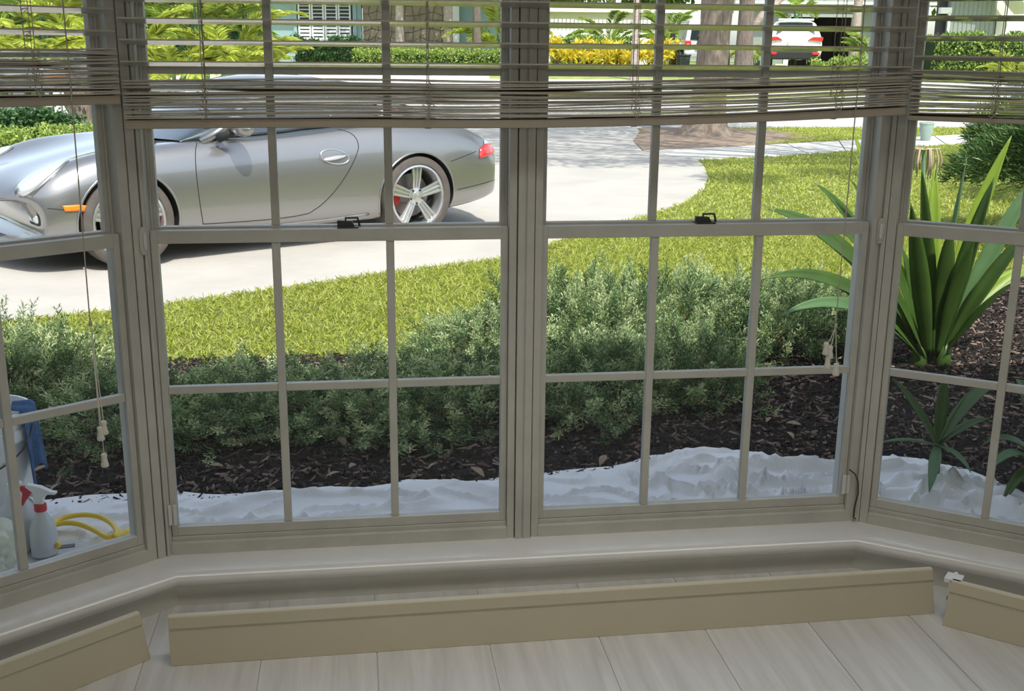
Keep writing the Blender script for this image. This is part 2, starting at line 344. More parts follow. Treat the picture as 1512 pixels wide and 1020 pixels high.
# three loose valance boards lying on the floor
def board(name, a, b, h, lean, label, end=None, cut=(0, 0), z0=0.0):
    """a,b: front-bottom corners seen from the room (left, right)"""
    a = Vector(a); b = Vector(b); L = (b - a).length; rz = math.atan2(b.y - a.y, b.x - a.x)
    r = empty(name, (a.x, a.y, z0), rz, label, 'valance board', 'cream valance boards on the floor'); tl = math.tan(math.radians(lean))
    def ex(poly, x0, x1, c0, c1):
        n = len(poly); vs = []
        for (X, cc, sgn) in ((x0, c0, 0), (x1, c1, 1)):
            vs += [(X + cc * z, y + tl * z, z) for y, z in poly]
        return vs, [tuple(range(n - 1, -1, -1)), tuple(range(n, 2 * n))] + [(i, (i + 1) % n, n + (i + 1) % n, n + i) for i in range(n)]
    MB().add(*ex([(0, 0), (.016, 0), (.016, h - .030), (0.0, h - .030)], 0, L, *cut)).build('face_panel', m_board, r, bevel=.0015)
    MB().add(*ex([(-.003, h - .032), (.016, h - .032), (.016, h - .003), (.012, h), (0, h), (-.003, h - .003)], 0, L, *cut)).build('top_moulding', m_board, r, bevel=.0015)
    return r
hb = .128
b1 = board('valance_board', G(252, 984, 0), G(1380, 906, 0), hb, 6, 'long cream valance board on the floor in front of the middle windows', cut=(0, -.10))
b2 = board('valance_board', G(223, 973, 0) + (G(106, 1020, 0) - G(223, 973, 0)) * 5.2, G(223, 973, 0), hb, 6, 'cream valance board on the floor at the left, under the left bay window', cut=(0, -.10))
b3 = board('valance_board', G(1391, 923, 0), G(1391, 923, 0) + (G(1512, 956, 0) - G(1391, 923, 0)) * 5, hb, 6, 'cream valance board on the floor at the right with a white end clip', cut=(.06, 0))
clip = MB().box(.002, .012, .016, .075, .012, hb - .002).box(-.012, .03, .016, .06, hb - .012, hb).build('end_clip', m_white, b3, bevel=.001); clip['label'] = 'white end clip'
MB().box(-.006, .004, .05, .066, .05, .062).build('screw', m_metal_dk, b3, bevel=.001)

# ------------------------------------------------------------------ blinds
def blind(label, loc, rz, Wd, zs, cords, sagfn, zrail, railh, nstack, stack_top, pitch, spread0, pull=None):
    r = empty('venetian_blind', loc, rz, label, 'blind', 'cream venetian blinds'); NS = 12
    def slat(zf, tilt, th=.0034, dep=.062, name='slat', wob=0, yo=0, M=m_slat, cw=.0004):
        ct, st = math.cos(tilt), math.sin(tilt); vs = []; fs = []
        ph = random.uniform(0, 6)
        for i in range(NS + 1):
            x = Wd * i / NS; z = zf(x) + wob * math.sin(ph + 5.0 * x / Wd * 2)
            for (yy, zz) in ((-dep / 2, -th / 2), (0, -th / 2 + cw), (dep / 2, -th / 2), (dep / 2, th / 2), (0, th / 2 + cw), (-dep / 2, th / 2)):
                vs.append((x, yo + yy * ct - zz * st * 0, z + zz - yy * st))
        for i in range(NS):
            for j in range(6): fs.append((i * 6 + j, i * 6 + (j + 1) % 6, (i + 1) * 6 + (j + 1) % 6, (i + 1) * 6 + j))
        fs += [tuple(range(5, -1, -1)), tuple(NS * 6 + j for j in range(6))]
        return MB().add(vs, fs).build(name, M, r)
    k = 0; z = spread0
    while z < 1.88:
        slat(lambda x, z=z: z, math.radians(9.0), wob=.0003); z += pitch
    dz = (stack_top - zrail - railh) / nstack
    for i in range(nstack):
        fr = 1 - i / nstack * .25
        slat(lambda x, i=i, fr=fr: zrail + railh + dz * (i + .6) + sagfn(x) * fr, math.radians(random.uniform(2, 9)), wob=.0022, yo=random.uniform(-.004, .004))
    vs = []; fs = []
    for i in range(NS + 1):
        x = Wd * i / NS; z = zrail + sagfn(x)
        vs += [(x, -.026, z + .002), (x, -.022, z), (x, .022, z), (x, .026, z + .002), (x, .026, z + railh), (x, -.026, z + railh)]
    for i in range(NS):
        for j in range(6): fs.append((i * 6 + j, i * 6 + (j + 1) % 6, (i + 1) * 6 + (j + 1) % 6, (i + 1) * 6 + j))
    fs += [tuple(range(5, -1, -1)), tuple(NS * 6 + j for j in range(6))]
    MB().add(vs, fs).build('bottom_rail', m_rail, r)
    MB().box(0, Wd, -.03, .03, 1.875, 1.93).build('head_rail', m_slat, r, bevel=.002)
    for cx in cords:
        b = MB(); zt = 1.88; zb = zrail + sagfn(cx)
        for yy in (-.028, .028):
            pts = [(cx, yy, zt)]
            n = 14
            for i in range(n + 1):
                f = i / n; pts.append((cx + random.uniform(-.006, .006) * (f > 0), yy + random.uniform(-.006, .004) * (f > 0), stack_top + (zb + railh - stack_top) * f + sagfn(cx) * f))
            b.tube(pts, .0011, 4)
        b.tube([(cx + .002, -.004, zt), (cx + .002, -.004, zb)], .0009, 4)
        z = spread0 - .002
        while z < 1.87:
            b.tube([(cx, -.028, z + .007), (cx, .028, z - .009)], .0008, 4, cap=False); z += pitch
        # the slack ladder bunched up beside the stack
        for i in range(9):
            zz = stack_top + (zb + railh - stack_top) * (i + .5) / 9; w = random.uniform(.006, .016)
            b.tube([(cx - w, -.029, zz), (cx - w * .3, -.038, zz - .004), (cx + w * .5, -.037, zz + .002), (cx + w, -.029, zz - .003)], .0011, 4, cap=False)
        b.build('ladder_cord', m_cord, r)
        MB().lathe([(.0, 0), (.008, 0), (.008, .004), (0, .004)], 12, Matrix.Translation((cx, 0, zb - .003))).build('cord_button', m_slat, r)
    if pull:
        for (cx, yy, zk, ztas) in pull:
            cobj = MB().tube([(cx, yy, 1.9), (cx + .002, yy - .004, 1.4), (cx - .001, yy, zk + .02), (cx, yy, zk)], .0017, 5).lathe([(0, -.008), (.004, -.006), (.0045, 0), (.003, .006), (0, .008)], 8, Matrix.Translation((cx, yy, zk))).build('pull_cord', m_cord, r, smooth=True)
            for (dx, zt) in ztas:
                MB().tube([(cx, yy, zk), (cx + dx * .6, yy, (zk + zt) / 2), (cx + dx, yy, zt + .032)], .0011, 5).build('cord_strand', m_tassel, cobj)
                MB().lathe([(0, .034), (.006, .034), (.0075, .030), (.0062, .022), (.0085, .010), (.0100, .003), (.0085, 0), (0, -.001)], 14, Matrix.Translation((cx + dx, yy, zt))).build('tassel', m_tassel, cobj, smooth=True)
    return r
def sagC(x): f = x / 1.975; return .0 + .036 * max(0, (f - .45) / .55) ** 1.1 + .004 * math.sin(f * PI * 2)
bx = lambda px, py, Y=-.1: WY(px, py, Y).x + .985
tp = WY(1232, 505, -.135)
blind('wide cream venetian blind pulled half up over the two middle windows', (-.985, -.10, 0), 0, 1.975, 0, [bx(303, 150), bx(632, 150), bx(937, 150), bx(1232, 150)], sagC, 1.268, .021, 17, 1.383, .0490, 1.4210,
      pull=[(tp.x + .985, -.035, tp.z + .045, [(-.022, tp.z - .035), (-.010, tp.z - .045), (-.014, tp.z - .075), (.012, tp.z - .095)])])
# left blind hangs inside the left window wall
def on_panel(px, py, P0, n, off):
    d = ray(px, py); p0 = P0 + n * off; return CAM + d * ((p0 - CAM).dot(n) / d.dot(n))
eL = on_panel(170, 150, PL, nL, .10); lL = (eL - PL).dot(uL); oL = PL + uL * (lL + 1.02) + nL * .10
zl = on_panel(100, 155, PL, nL, .10).z; zl2 = on_panel(100, 72, PL, nL, .10).z
cz = on_panel(148, 630, PL, nL, .14); ctx = 1.02 - ((cz - PL).dot(uL) - lL)
lc = on_panel(47, 100, PL, nL, .1); lcx = 1.02 - ((lc - PL).dot(uL) - lL)
blind('cream venetian blind pulled half up over the left bay window', oL[:2] + (0,) if False else (oL.x, oL.y, 0), AN, 1.02, 0, [.12, lcx], lambda x: 0.0, zl, .020, 18, zl2, .0490, zl2 + .036,
      pull=[(ctx, -.038, cz.z + .26, [(0.0, cz.z - .035), (.010, cz.z - .022), (.004, cz.z - .105)])])
eR = on_panel(1338, 150, PR, nR, .10); lR = (eR - PR).dot(uR); oR = PR + uR * lR + nR * .10
zr = on_panel(1400, 179, PR, nR, .10).z; zr2 = on_panel(1400, 104, PR, nR, .10).z
rc = on_panel(1462, 140, PR, nR, .1); rcx = (rc - PR).dot(uR) - lR
blind('cream venetian blind pulled half up over the right bay window', (oR.x + .012, oR.y - .008, 0), -AN, 1.02, 0, [rcx, .88], lambda x: 0.0, zr, .012, 13, zr2, .0490, zr2 + .030)
# ------------------------------------------------------------------ ground outside
GZ = -0.10
m_soil = mat('garden_soil', (.018, .014, .012), .95, var=.4, scale=9, bump=.6, bscale=30)
m_turf = mat('turf_soil', (.16, .19, .045), .95, var=.4, scale=6, bump=.5, bscale=60)
m_conc = mat('concrete_drive', (.50, .465, .415), .85, var=.10, scale=1.3, bump=.12, bscale=25)
m_conc2 = mat('sidewalk_concrete', (.56, .54, .50), .85, var=.08, scale=3, bump=.12, bscale=25)
m_street = mat('pale_street', (.50, .48, .45), .9, var=.07, scale=1.5)
m_dirt = mat('tree_dirt', (.30, .22, .16), .95, var=.35, scale=7, bump=.5, bscale=25)

def slab(name, poly, z0, z1, m, parent=None, bevel=0): return MB().prism(poly, z0, z1).build(name, m, parent, bevel=bevel)
tag(slab('lawn', [(-40, -.9), (40, -.9), (40, 20), (-40, 20)], -.3, GZ, m_turf), 'flat turf ground of the front garden', 'lawn', kind='structure')
EDGE = [(-9, 2.6), (-5, 3.0), (-3, 3.45), (-1.916, 3.895), (-1.549, 4.10), (-1.011, 4.432), (-.094, 4.994), (.632, 5.379), (1.065, 5.877), (1.598, 6.694), (2.373, 7.537), (2.953, 8.363), (3.516, 9.465), (3.936, 10.666), (4.25, 11.8), (4.451, 12.776)]
DRIVE = EDGE + [(4.0, 14.2), (4.3, 16.0), (5.0, 18.3), (5.3, 20.0), (-4.5, 20.0), (-4.5, 15.5), (-9, 12.5), (-16, 11.5), (-16, 2.6)]
tag(slab('driveway', DRIVE, GZ - .1, GZ + .012, m_conc), 'pale concrete driveway curving past the lawn', 'driveway', kind='structure')
SWB = [(4.451, 12.776), (5.842, 13.226), (7.664, 14.281), (10.5, 15.6), (14, 17.0)]; SWT = [(4.0, 14.2), (5.921, 14.951), (8.574, 16.249), (11.2, 17.4), (14, 18.6)]
sw = tag(slab('sidewalk', SWB + SWT[::-1], GZ - .1, GZ + .004, m_soil), 'concrete sidewalk crossing in front of the oak', 'sidewalk', kind='structure')
def lerp2(P, t):
    k = t * (len(P) - 1); i = min(int(k), len(P) - 2); f = k - i; return Vector(P[i]) * (1 - f) + Vector(P[i + 1]) * f
for i in range(9):
    a, b = i / 9, (i + 1) / 9; g = .0012
    q = [lerp2(SWB, a + g), lerp2(SWB, b - g), lerp2(SWT, b - g), lerp2(SWT, a + g)]
    slab('sidewalk_slab', [tuple(v) for v in q], GZ, GZ + .018, m_conc2, sw, bevel=.004)
def strip(name, y0, y1, m, dz, label, cat, x0=-60, x1=60, n=12, parent=None):
    b = MB(); vs = []
    for i in range(n + 1):
        y = y0 + (y1 - y0) * i / n; vs += [(x0, y, gz(y) + dz), (x1, y, gz(y) + dz)]
    return tag(b.add(vs, [(2 * i, 2 * i + 1, 2 * i + 3, 2 * i + 2) for i in range(n)]).build(name, m, solid=.02), label, cat, kind='structure')
strip('street', 19.2, 34.5, m_street, .0, 'pale sunlit street beyond the sidewalk', 'street')
m_farlawn = mat('far_lawn', (.30, .36, .09), .95, var=.35, scale=2.5, bump=.5, bscale=20)
strip('far_lawn', 34.5, 75, m_farlawn, .0, 'lawn strip in front of the houses across the street', 'lawn', n=20)
tag(MB().box(-30, 4.0, 34.2, 34.6, .2, gz(34.5) + .10).build('kerb', m_conc2), 'concrete kerb along the far side of the street', 'kerb', kind='structure')
def quad_on(name, pts, m, dz, label, cat):
    b = MB(); b.add([(x, y, gz(y) + dz) for x, y in pts], [tuple(range(len(pts)))]); return tag(b.build(name, m, solid=.02), label, cat, kind='structure')
fa, fb = far(985, 36), far(1310, 36); fc, fd = far(1275, 52), far(1010, 52)
quad_on('far_driveway', [(fa.x, fa.y), (fb.x, fb.y), (fc.x, fc.y), (fd.x, fd.y)], m_conc2, .03, 'concrete driveway where the white cars are parked', 'driveway')
TP = [(4.3, 16.0), (4.02, 14.25), (5.9, 15.0), (7.0, 15.7), (7.9, 16.6), (7.9, 18.2), (7.0, 19.05), (5.3, 19.3), (5.0, 18.3)]
tag(slab('tree_bed', TP, GZ - .05, GZ + .022, m_dirt), 'bare earth around the foot of the oak', 'soil', kind='structure')
BED = [(-9, -.8), (4.2, -.8), (4.6, 3.0), (4.2, 4.6), (3.2, 4.3), (2.7, 3.6), (2.2, 3.15), (1.2, 3.0), (0, 2.75), (-1.2, 2.6), (-2, 2.9), (-3, 3.0), (-9, 2.5)]
tag(slab('mulch_bed', BED, GZ - .1, GZ + .010, m_soil), 'dark mulched planting bed under the window', 'flower bed', kind='structure')

# mulch chips: uncountable litter
def chips(name, n, poly, lo, hi, m, zz=GZ + .012):
    xs = [p[0] for p in poly]; ys = [p[1] for p in poly]
    x = RNG.uniform(min(xs), max(xs), n * 3); y = RNG.uniform(min(ys), max(ys), n * 3); k = inpoly(x, y, poly) & ~((y < np.interp(x, [-3.2, -1.59, -.773, -.45, -.287, .032, .381, .675, .994, 1.423, 1.698, 1.83, 1.90, 1.93, 1.94], [.74, .84, .80, .78, .86, .82, .88, .99, .96, .87, .85, .72, .55, .40, -9])) & (x > -3.3)); x = x[k][:n]; y = y[k][:n]; n = len(x)
    L = RNG.uniform(lo, hi, n); Wd = L * RNG.uniform(.12, .32, n); H = RNG.uniform(.003, .008, n)
    a = RNG.uniform(0, PI, n); pt = RNG.normal(0, .28, n); z = zz + RNG.uniform(0, .016, n)
    dx = np.stack([np.cos(a) * np.cos(pt), np.sin(a) * np.cos(pt), np.sin(pt)], 1); sx = np.stack([-np.sin(a), np.cos(a), RNG.normal(0, .2, n)], 1); up = np.cross(dx, sx)
    c = np.stack([x, y, z], 1); vs = []
    for (i, j, k2) in ((-1, -1, 0), (1, -.5, 0), (1, .6, 0), (-1, 1, 0), (-.9, 0, 1), (.9, 0, 1)):
        vs.append(c + dx * (L * .5 * i)[:, None] + sx * (Wd * .5 * j)[:, None] + up * (H * k2)[:, None])
    V = np.stack(vs, 1).reshape(-1, 3); o = np.arange(n)[:, None] * 6
    F = np.concatenate([o + np.array([[0, 1, 5, 4]]), o + np.array([[2, 3, 4, 5]]), o + np.array([[0, 4, 3, 3]])[:, :4] * 1, o + np.array([[1, 2, 5, 5]])], 0)
    F = np.concatenate([o + np.array([t]) for t in ([0, 1, 5], [0, 5, 4], [2, 3, 4], [2, 4, 5], [0, 4, 3], [1, 2, 5])], 0)
    return link_mesh(name, np_mesh(name, V, F), m)
def leafmat(name, c1, c2, c3=None, rough=.5, transl=.35, scale=.0):
    """leaf colours picked per leaf (random per island)"""
    m = bpy.data.materials.new(name); m.use_nodes = True; n = m.node_tree; L = n.links; b = n.nodes['Principled BSDF']; MATS[name] = m
    g = n.nodes.new('ShaderNodeNewGeometry'); cr = n.nodes.new('ShaderNodeValToRGB'); e = cr.color_ramp.elements
    e[0].position = 0; e[0].color = (*c1, 1); e[1].position = 1; e[1].color = (*c2, 1)
    if c3: x = cr.color_ramp.elements.new(.5); x.color = (*c3, 1)
    L.new(g.outputs['Random Per Island'], cr.inputs[0]); L.new(cr.outputs[0], b.inputs['Base Color']); b.inputs['Roughness'].default_value = rough; b.inputs['Specular IOR Level'].default_value = .35
    if transl:
        out = n.nodes['Material Output']; tr = n.nodes.new('ShaderNodeBsdfTranslucent'); L.new(cr.outputs[0], tr.inputs[0]); mx = n.nodes.new('ShaderNodeMixShader'); mx.inputs[0].default_value = transl
        L.new(b.outputs[0], mx.inputs[1]); L.new(tr.outputs[0], mx.inputs[2]); L.new(mx.outputs[0], out.inputs[0])
    m.diffuse_color = (*c2, 1); return m
m_chip = leafmat('mulch_chip', (.010, .008, .007), (.30, .205, .16), (.022, .016, .013), .9, 0)
MATS['mulch_chip'].node_tree.nodes['Color Ramp'].color_ramp.elements[1].position = .72
o = chips('mulch_chips', 62000, [(-3.4, .0), (-1.5, -.1), (-1, .12), (1.1, .12), (1.9, -.3), (3.9, -.3), (4.4, 4.2), (3.2, 4.2), (2.4, 3.2), (0, 2.7), (-2, 2.7), (-3.4, 2.8)], .014, .058, m_chip)
tag(o, 'brown wood mulch chips covering the bed', 'mulch', kind='stuff')

# grass
m_grass = leafmat('grass_blade', (.38, .44, .07), (.70, .68, .26), (.50, .57, .09), .55, .4)
LAWN = [(-5, 2.72), (-3, 3.0), (-2, 2.9), (-1.2, 2.6), (0, 2.75), (1.2, 3.0), (2.2, 3.1), (2.7, 3.6), (3.2, 4.3), (4.2, 4.6), (10, 4.6), (13, 16.8), (10.5, 15.6), (7.664, 14.281), (5.842, 13.226)] + EDGE[:0:-1]
def grass(name, poly, n, lo, hi, wlo, whi, m, ymin=None, ymax=None):
    xs = [p[0] for p in poly]; ys = [p[1] for p in poly]; y0 = ymin if ymin is not None else min(ys); y1 = ymax if ymax is not None else max(ys)
    x = RNG.uniform(min(xs), max(xs), n); y = RNG.uniform(y0, y1, n); k = inpoly(x, y, poly); x = x[k]; y = y[k]; n = len(x)
    a = RNG.uniform(0, 2 * PI, n); t = RNG.uniform(.15, 1.15, n); d = np.stack([np.cos(a) * np.sin(t), np.sin(a) * np.sin(t), np.cos(t)], 1)
    V, F = blades(np.stack([x, y, np.full(n, GZ - .004)], 1), d, RNG.uniform(lo, hi, n), RNG.uniform(wlo, whi, n), .2, .25)
    return V, F
parts = [grass('a', LAWN, 260000, .035, .085, .004, .008, None, 2.4, 6.5), grass('b', LAWN, 170000, .04, .09, .008, .016, None, 6.5, 17),
         grass('c', [(5.8, 15.05), (8.5, 16.3), (13, 18.3), (13, 19.2), (6.6, 19.2), (7.6, 18.4), (7.6, 16.8), (6.6, 15.7)], 34000, .04, .09, .012, .02, None)]
off = 0; VV = []; FF = []
for V, F in parts: VV.append(V); FF.append(F + off); off += len(V)
tag(link_mesh('lawn_grass', np_mesh('lawn_grass', np.concatenate(VV), np.concatenate(FF)), m_grass), 'sunlit yellow-green grass of the lawn', 'grass', kind='stuff')

# ------------------------------------------------------------------ the sports car
m_car = mat('grey_metallic_paint', (.30, .295, .29), .30, metal=.75, coat=1.0)
m_black = mat('black_rubber', (.02, .02, .021), .7); m_liner = mat('arch_liner', (.012, .012, .012), .9)
m_tyre = mat('dusty_tyre', (.10, .085, .075), .8, var=.2, scale=20); m_rim = mat('silver_alloy', (.62, .62, .62), .28, metal=.85)
m_cglass = mat('car_glass', (.02, .035, .04), .05, spec=.9, coat=1.0)
m_red = mat('red_caliper', (.65, .02, .015), .4); m_tail = mat('red_lamp_lens', (.75, .03, .03), .15, coat=1.0); m_lampw = mat('clear_lamp_lens', (.62, .64, .66), .12, metal=.3, coat=1.0)
m_orange = mat('orange_marker', (.95, .25, .01), .3, coat=.6); m_chrome = mat('chrome', (.8, .8, .8), .12, metal=1.0); m_seam = mat('panel_seam', (.015, .015, .016), .8)
m_disc = mat('brake_disc', (.30, .29, .28), .45, metal=.8)
UF, UR = .93, 3.30; UM = (UF + UR) / 2
ST = [  # u, half width, bottom, shoulder, centre height
    (0.00, .79, .20, .47, .50), (.06, .82, .17, .545, .56), (.2, .85, .155, .635, .615), (.42, .868, .15, .72, .67), (.68, .88, .15, .785, .73), (.93, .886, .15, .818, .785),
    (1.25, .882, .15, .832, .835), (1.55, .868, .15, .85, .87), (2.0, .862, .15, .872, .89), (2.45, .868, .15, .893, .91), (2.80, .885, .15, .912, .93), (3.05, .902, .155, .925, .945),
    (3.30, .91, .165, .93, .95), (3.6, .905, .18, .915, .935), (3.85, .892, .20, .875, .89), (4.07, .87, .22, .815, .83), (4.25, .84, .245, .74, .75), (4.37, .81, .275, .66, .665), (4.43, .775, .31, .57, .57)]
def car_section(u, w, zb, zs, zc):
    h = zs - zb; fr = max(0, 1 - u / 1.3); dip = .035 * fr
    P = [(0, zb), (.80, zb), (.925, zb + .015), (.972, zb + .10), (.985, zb + .30 * h), (1.0, zb + .52 * h), (.992, zb + .72 * h), (.955, zb + .89 * h), (.87, zs), (.76, zs + .004 * (1 - fr)), (.60, zs * .5 + zc * .5 - dip), (.3, zc - .012), (0, zc)]
    cf = .36 * max(0, 1 - u / .95) ** 1.5; cb = .24 * max(0, (u - 3.6) / .83) ** 1.5
    pts = []
    for yr, z in P:
        uu = u + cf * abs(yr) ** 2.4 - cb * abs(yr) ** 2.4; pts.append(Vector((UM - uu, yr * w, z)))
    return pts + [Vector((p.x, -p.y, p.z)) for p in pts[-2:0:-1]]
car = empty('sports_car')
b = MB(); rings = [car_section(*s) for s in ST]; nr = len(rings[0]); vs = [p for r in rings for p in r]
fs = [(i * nr + j, i * nr + (j + 1) % nr, (i + 1) * nr + (j + 1) % nr, (i + 1) * nr + j) for i in range(len(ST) - 1) for j in range(nr)]
for k, s0 in ((0, 0), (len(ST) - 1, 1)):   # end caps as a strip of quads
    o = k * nr; h = nr // 2
    for j in range(h):
        q = (o + j, o + j + 1, o + (nr - j - 1) % nr, o + (nr - j) % nr)
        q = tuple(dict.fromkeys(q)); fs.append(q)
body = b.add(vs, fs).build('body', m_car, car, smooth=True, sub=2)
cut = MB()
RA = .352
for u, r in ((UF, RA), (UR, RA + .008)):
    cut.lathe([(r, -1.2), (r, 1.2)], 40, Matrix.Translation((UM - u, 0, .325)) @ Matrix.Rotation(PI / 2, 4, 'X'))
cutter = cut.build('arch_cutter', m_liner)
md = body.modifiers.new('cut', 'BOOLEAN'); md.operation = 'DIFFERENCE'; md.object = cutter; md.solver = 'EXACT'
dg = bpy.context.evaluated_depsgraph_get(); me2 = bpy.data.meshes.new_from_object(body.evaluated_get(dg)); body.modifiers.clear(); body.data = me2
bpy.data.objects.remove(cutter)
me2.materials.clear(); me2.materials.append(m_car); me2.materials.append(m_liner)
for p in me2.polygons:
    p.material_index = 0; p.use_smooth = True
    for u in (UF, UR):
        c_ = p.center
        if math.hypot(c_.x - (UM - u), c_.z - .325) < (RA + .0075 if u == UR else RA - .0005) + .001 and abs(c_.y) < .97 and math.hypot(c_.x - (UM - u), c_.z - .325) > .30 and abs(p.normal.y) < .2: p.material_index = 1; p.use_smooth = False
me2.set_sharp_from_angle(angle=math.radians(40))
bm = bmesh.new(); bm.from_mesh(me2); BV = BVHTree.FromBMesh(bm); bm.free()
def cs(u, z, off=.002):
    h = BV.ray_cast(Vector((UM - u, 2.0, z)), Vector((0, -1, 0)))
    if h[0] is None: return None
    return h[0] + h[1] * off if h[1].y > 0 else h[0] - h[1] * off
def ctop(u, y, off=.002):
    h = BV.ray_cast(Vector((UM - u, y, 3.0)), Vector((0, 0, -1))); return (h[0] + (h[1] if h[1].z > 0 else -h[1]) * off) if h[0] is not None else None
def mirror_y(bld):
    o = len(bld.v); n = len(bld.f); bld.v += [(x, -y, z) for x, y, z in bld.v]; bld.f += [tuple(i + o for i in f[::-1]) for f in bld.f[:n]]; return bld
def on_side(path, r, name, m, both=True, off=.0, closed=False, dens=6):
    pts = []
    for i in range(len(path) - 1):
        for k in range(dens):
            f = k / dens; pts.append((path[i][0] * (1 - f) + path[i + 1][0] * f, path[i][1] * (1 - f) + path[i + 1][1] * f))
    pts.append(path[-1]); P3 = [cs(u, z, off) for u, z in pts]; P3 = [p for p in P3 if p is not None]
    o_ = None
    for sg in (1, -1):
        o_ = MB().tube([(p.x, sg * p.y, p.z) for p in P3], r, 5, closed=closed).build(name, m, car, smooth=True)
    return o_
def patch_side(fn, nu, nv, name, m, off=.004, both=True, caster=None, sub=0):
    bl = MB(); vs = []; ok = True
    for i in range(nu + 1):
        for j in range(nv + 1):
            a, z = fn(i / nu, j / nv); p = (caster or cs)(a, z, off); vs.append(p if p is not None else Vector((0, 0, 0)))
    for sg in (1, -1):
        bl = MB().add([(p.x, sg * p.y, p.z) for p in vs], [(i * (nv + 1) + j, (i + 1) * (nv + 1) + j, (i + 1) * (nv + 1) + j + 1, i * (nv + 1) + j + 1) for i in range(nu) for j in range(nv)])
        bl.build(name, m, car, smooth=True, solid=.006)
def bez(P, n=10):
    out = []
    for i in range(n + 1):
        t = i / n; q = [Vector((*p, 0)) for p in P]
        while len(q) > 1: q = [q[k].lerp(q[k + 1], t) for k in range(len(q) - 1)]
        out.append((q[0].x, q[0].y))
    return out
# door seam
door = [(1.50, .845)] + bez([(1.46, .80), (1.40, .70), (1.43, .45), (1.46, .27)], 8) + bez([(1.46, .265), (1.8, .25), (2.15, .24), (2.32, .27)], 6) + bez([(2.34, .28), (2.52, .36), (2.68, .58), (2.76, .74)], 8) + bez([(2.765, .77), (2.77, .84), (2.72, .88), (2.64, .885)], 5)
on_side(door, .0045, 'door_seam', m_seam, off=-.0015, dens=3)
on_side([(1.35, .205), (1.9, .20), (2.5, .205), (2.85, .225)], .010, 'side_skirt_edge', m_car, off=.004)
on_side([(.52, .44), (.46, .452), (.40, .46)], .0035, 'bumper_seam', m_seam, off=-.001)
on_side([(3.62, .60), (3.75, .63), (3.9, .665)], .0035, 'bumper_seam', m_seam, off=-.001)
on_side([(3.70, .36), (3.95, .385), (4.2, .41)], .004, 'bumper_crease', m_seam, off=-.001)
for u, r in ((UF, RA + .006), (UR, RA + .014)):
    on_side([(u - r * math.cos(a), .325 + r * math.sin(a)) for a in [math.radians(x) for x in range(-18, 200, 8)]], .010, 'arch_lip', m_car, off=-.002, dens=2)
# lamps at the nose: patches projected along the local surface normal
def patch_at(o_, d_, la, lb, tilt, name, m, off, rect=False, n=24, k=5):
    d_ = Vector(d_).normalized(); h = BV.ray_cast(Vector(o_), d_)
    if h[0] is None: return
    nn = h[1] if h[1].dot(d_) < 0 else -h[1]; nn = nn.normalized()
    t1 = nn.cross(Vector((0, 0, 1))).normalized(); t2 = t1.cross(nn).normalized()
    e1 = t1 * math.cos(tilt) + t2 * math.sin(tilt)
    if not rect: e1 = Vector((-1, -.08, .42)); e1 = (e1 - nn * e1.dot(nn)).normalized()
    e2 = nn.cross(e1)
    vs = []; 
    for i in range(n):
        a = 2 * PI * i / n
        for q in range(k + 1):
            r_ = .03 + .97 * q / k; c_, s_ = math.cos(a), math.sin(a)
            if rect: c_ = math.copysign(abs(c_) ** .35, c_); s_ = math.copysign(abs(s_) ** .35, s_)
            p0 = h[0] + e1 * la * r_ * c_ + e2 * lb * r_ * s_ + nn * .25; g = BV.ray_cast(p0, -nn)
            bul = .012 * (1 - r_ ** 3) if off > .004 else 0
            vs.append((g[0] if g[0] is not None else p0 - nn * .25) + nn * (off + bul))
    fs = [(i * (k + 1) + q, ((i + 1) % n) * (k + 1) + q, ((i + 1) % n) * (k + 1) + q + 1, i * (k + 1) + q + 1) for i in range(n) for q in range(k)]
    fs.append(tuple(i * (k + 1) for i in range(n)))
    for sg in (1, -1): MB().add([(p.x, sg * p.y, p.z) for p in vs], fs).build(name, m, car, smooth=True, solid=.004)
hl_o, hl_d = (UM - .42, .665, 2.0), (0, 0, -1)
patch_at(hl_o, hl_d, .215, .108, 0, 'headlamp_rim', m_car, .003)
patch_at(hl_o, hl_d, .195, .092, 0, 'headlamp', m_lampw, .007)
patch_at((UM + .30, 1.30, .375), (-1.0, -1.0, 0), .085, .030, 0, 'daytime_lamp', m_lampw, .006, rect=True)
patch_at((UM + .30, 1.30, .375), (-1.0, -1.0, 0), .105, .045, 0, 'lamp_surround', m_black, .002, rect=True)
def quadf(u0, u1, z0, z1, sk=0): return lambda a, b_: (u0 + (u1 - u0) * a + sk * b_, z0 + (z1 - z0) * b_)
patch_side(quadf(.50, .655, .435, .475, -.012), 8, 3, 'side_marker', m_orange, .006)
# tail lamps wrap round the rear corner
def tl(a, b_):
    u = 3.93 + .27 * a + .02 * b_; return u, .605 + .03 * a + (.110 - .02 * a) * b_ * (.55 + .45 * math.sin(PI * min(1, a * .9 + .1)))
patch_side(tl, 8, 4, 'tail_lamp', m_tail, .007)
patch_side(lambda a, b_: (4.02 + .14 * a + .02 * b_, .715 + .030 * b_ - .01 * a), 6, 3, 'reversing_lamp', m_lampw, .008)
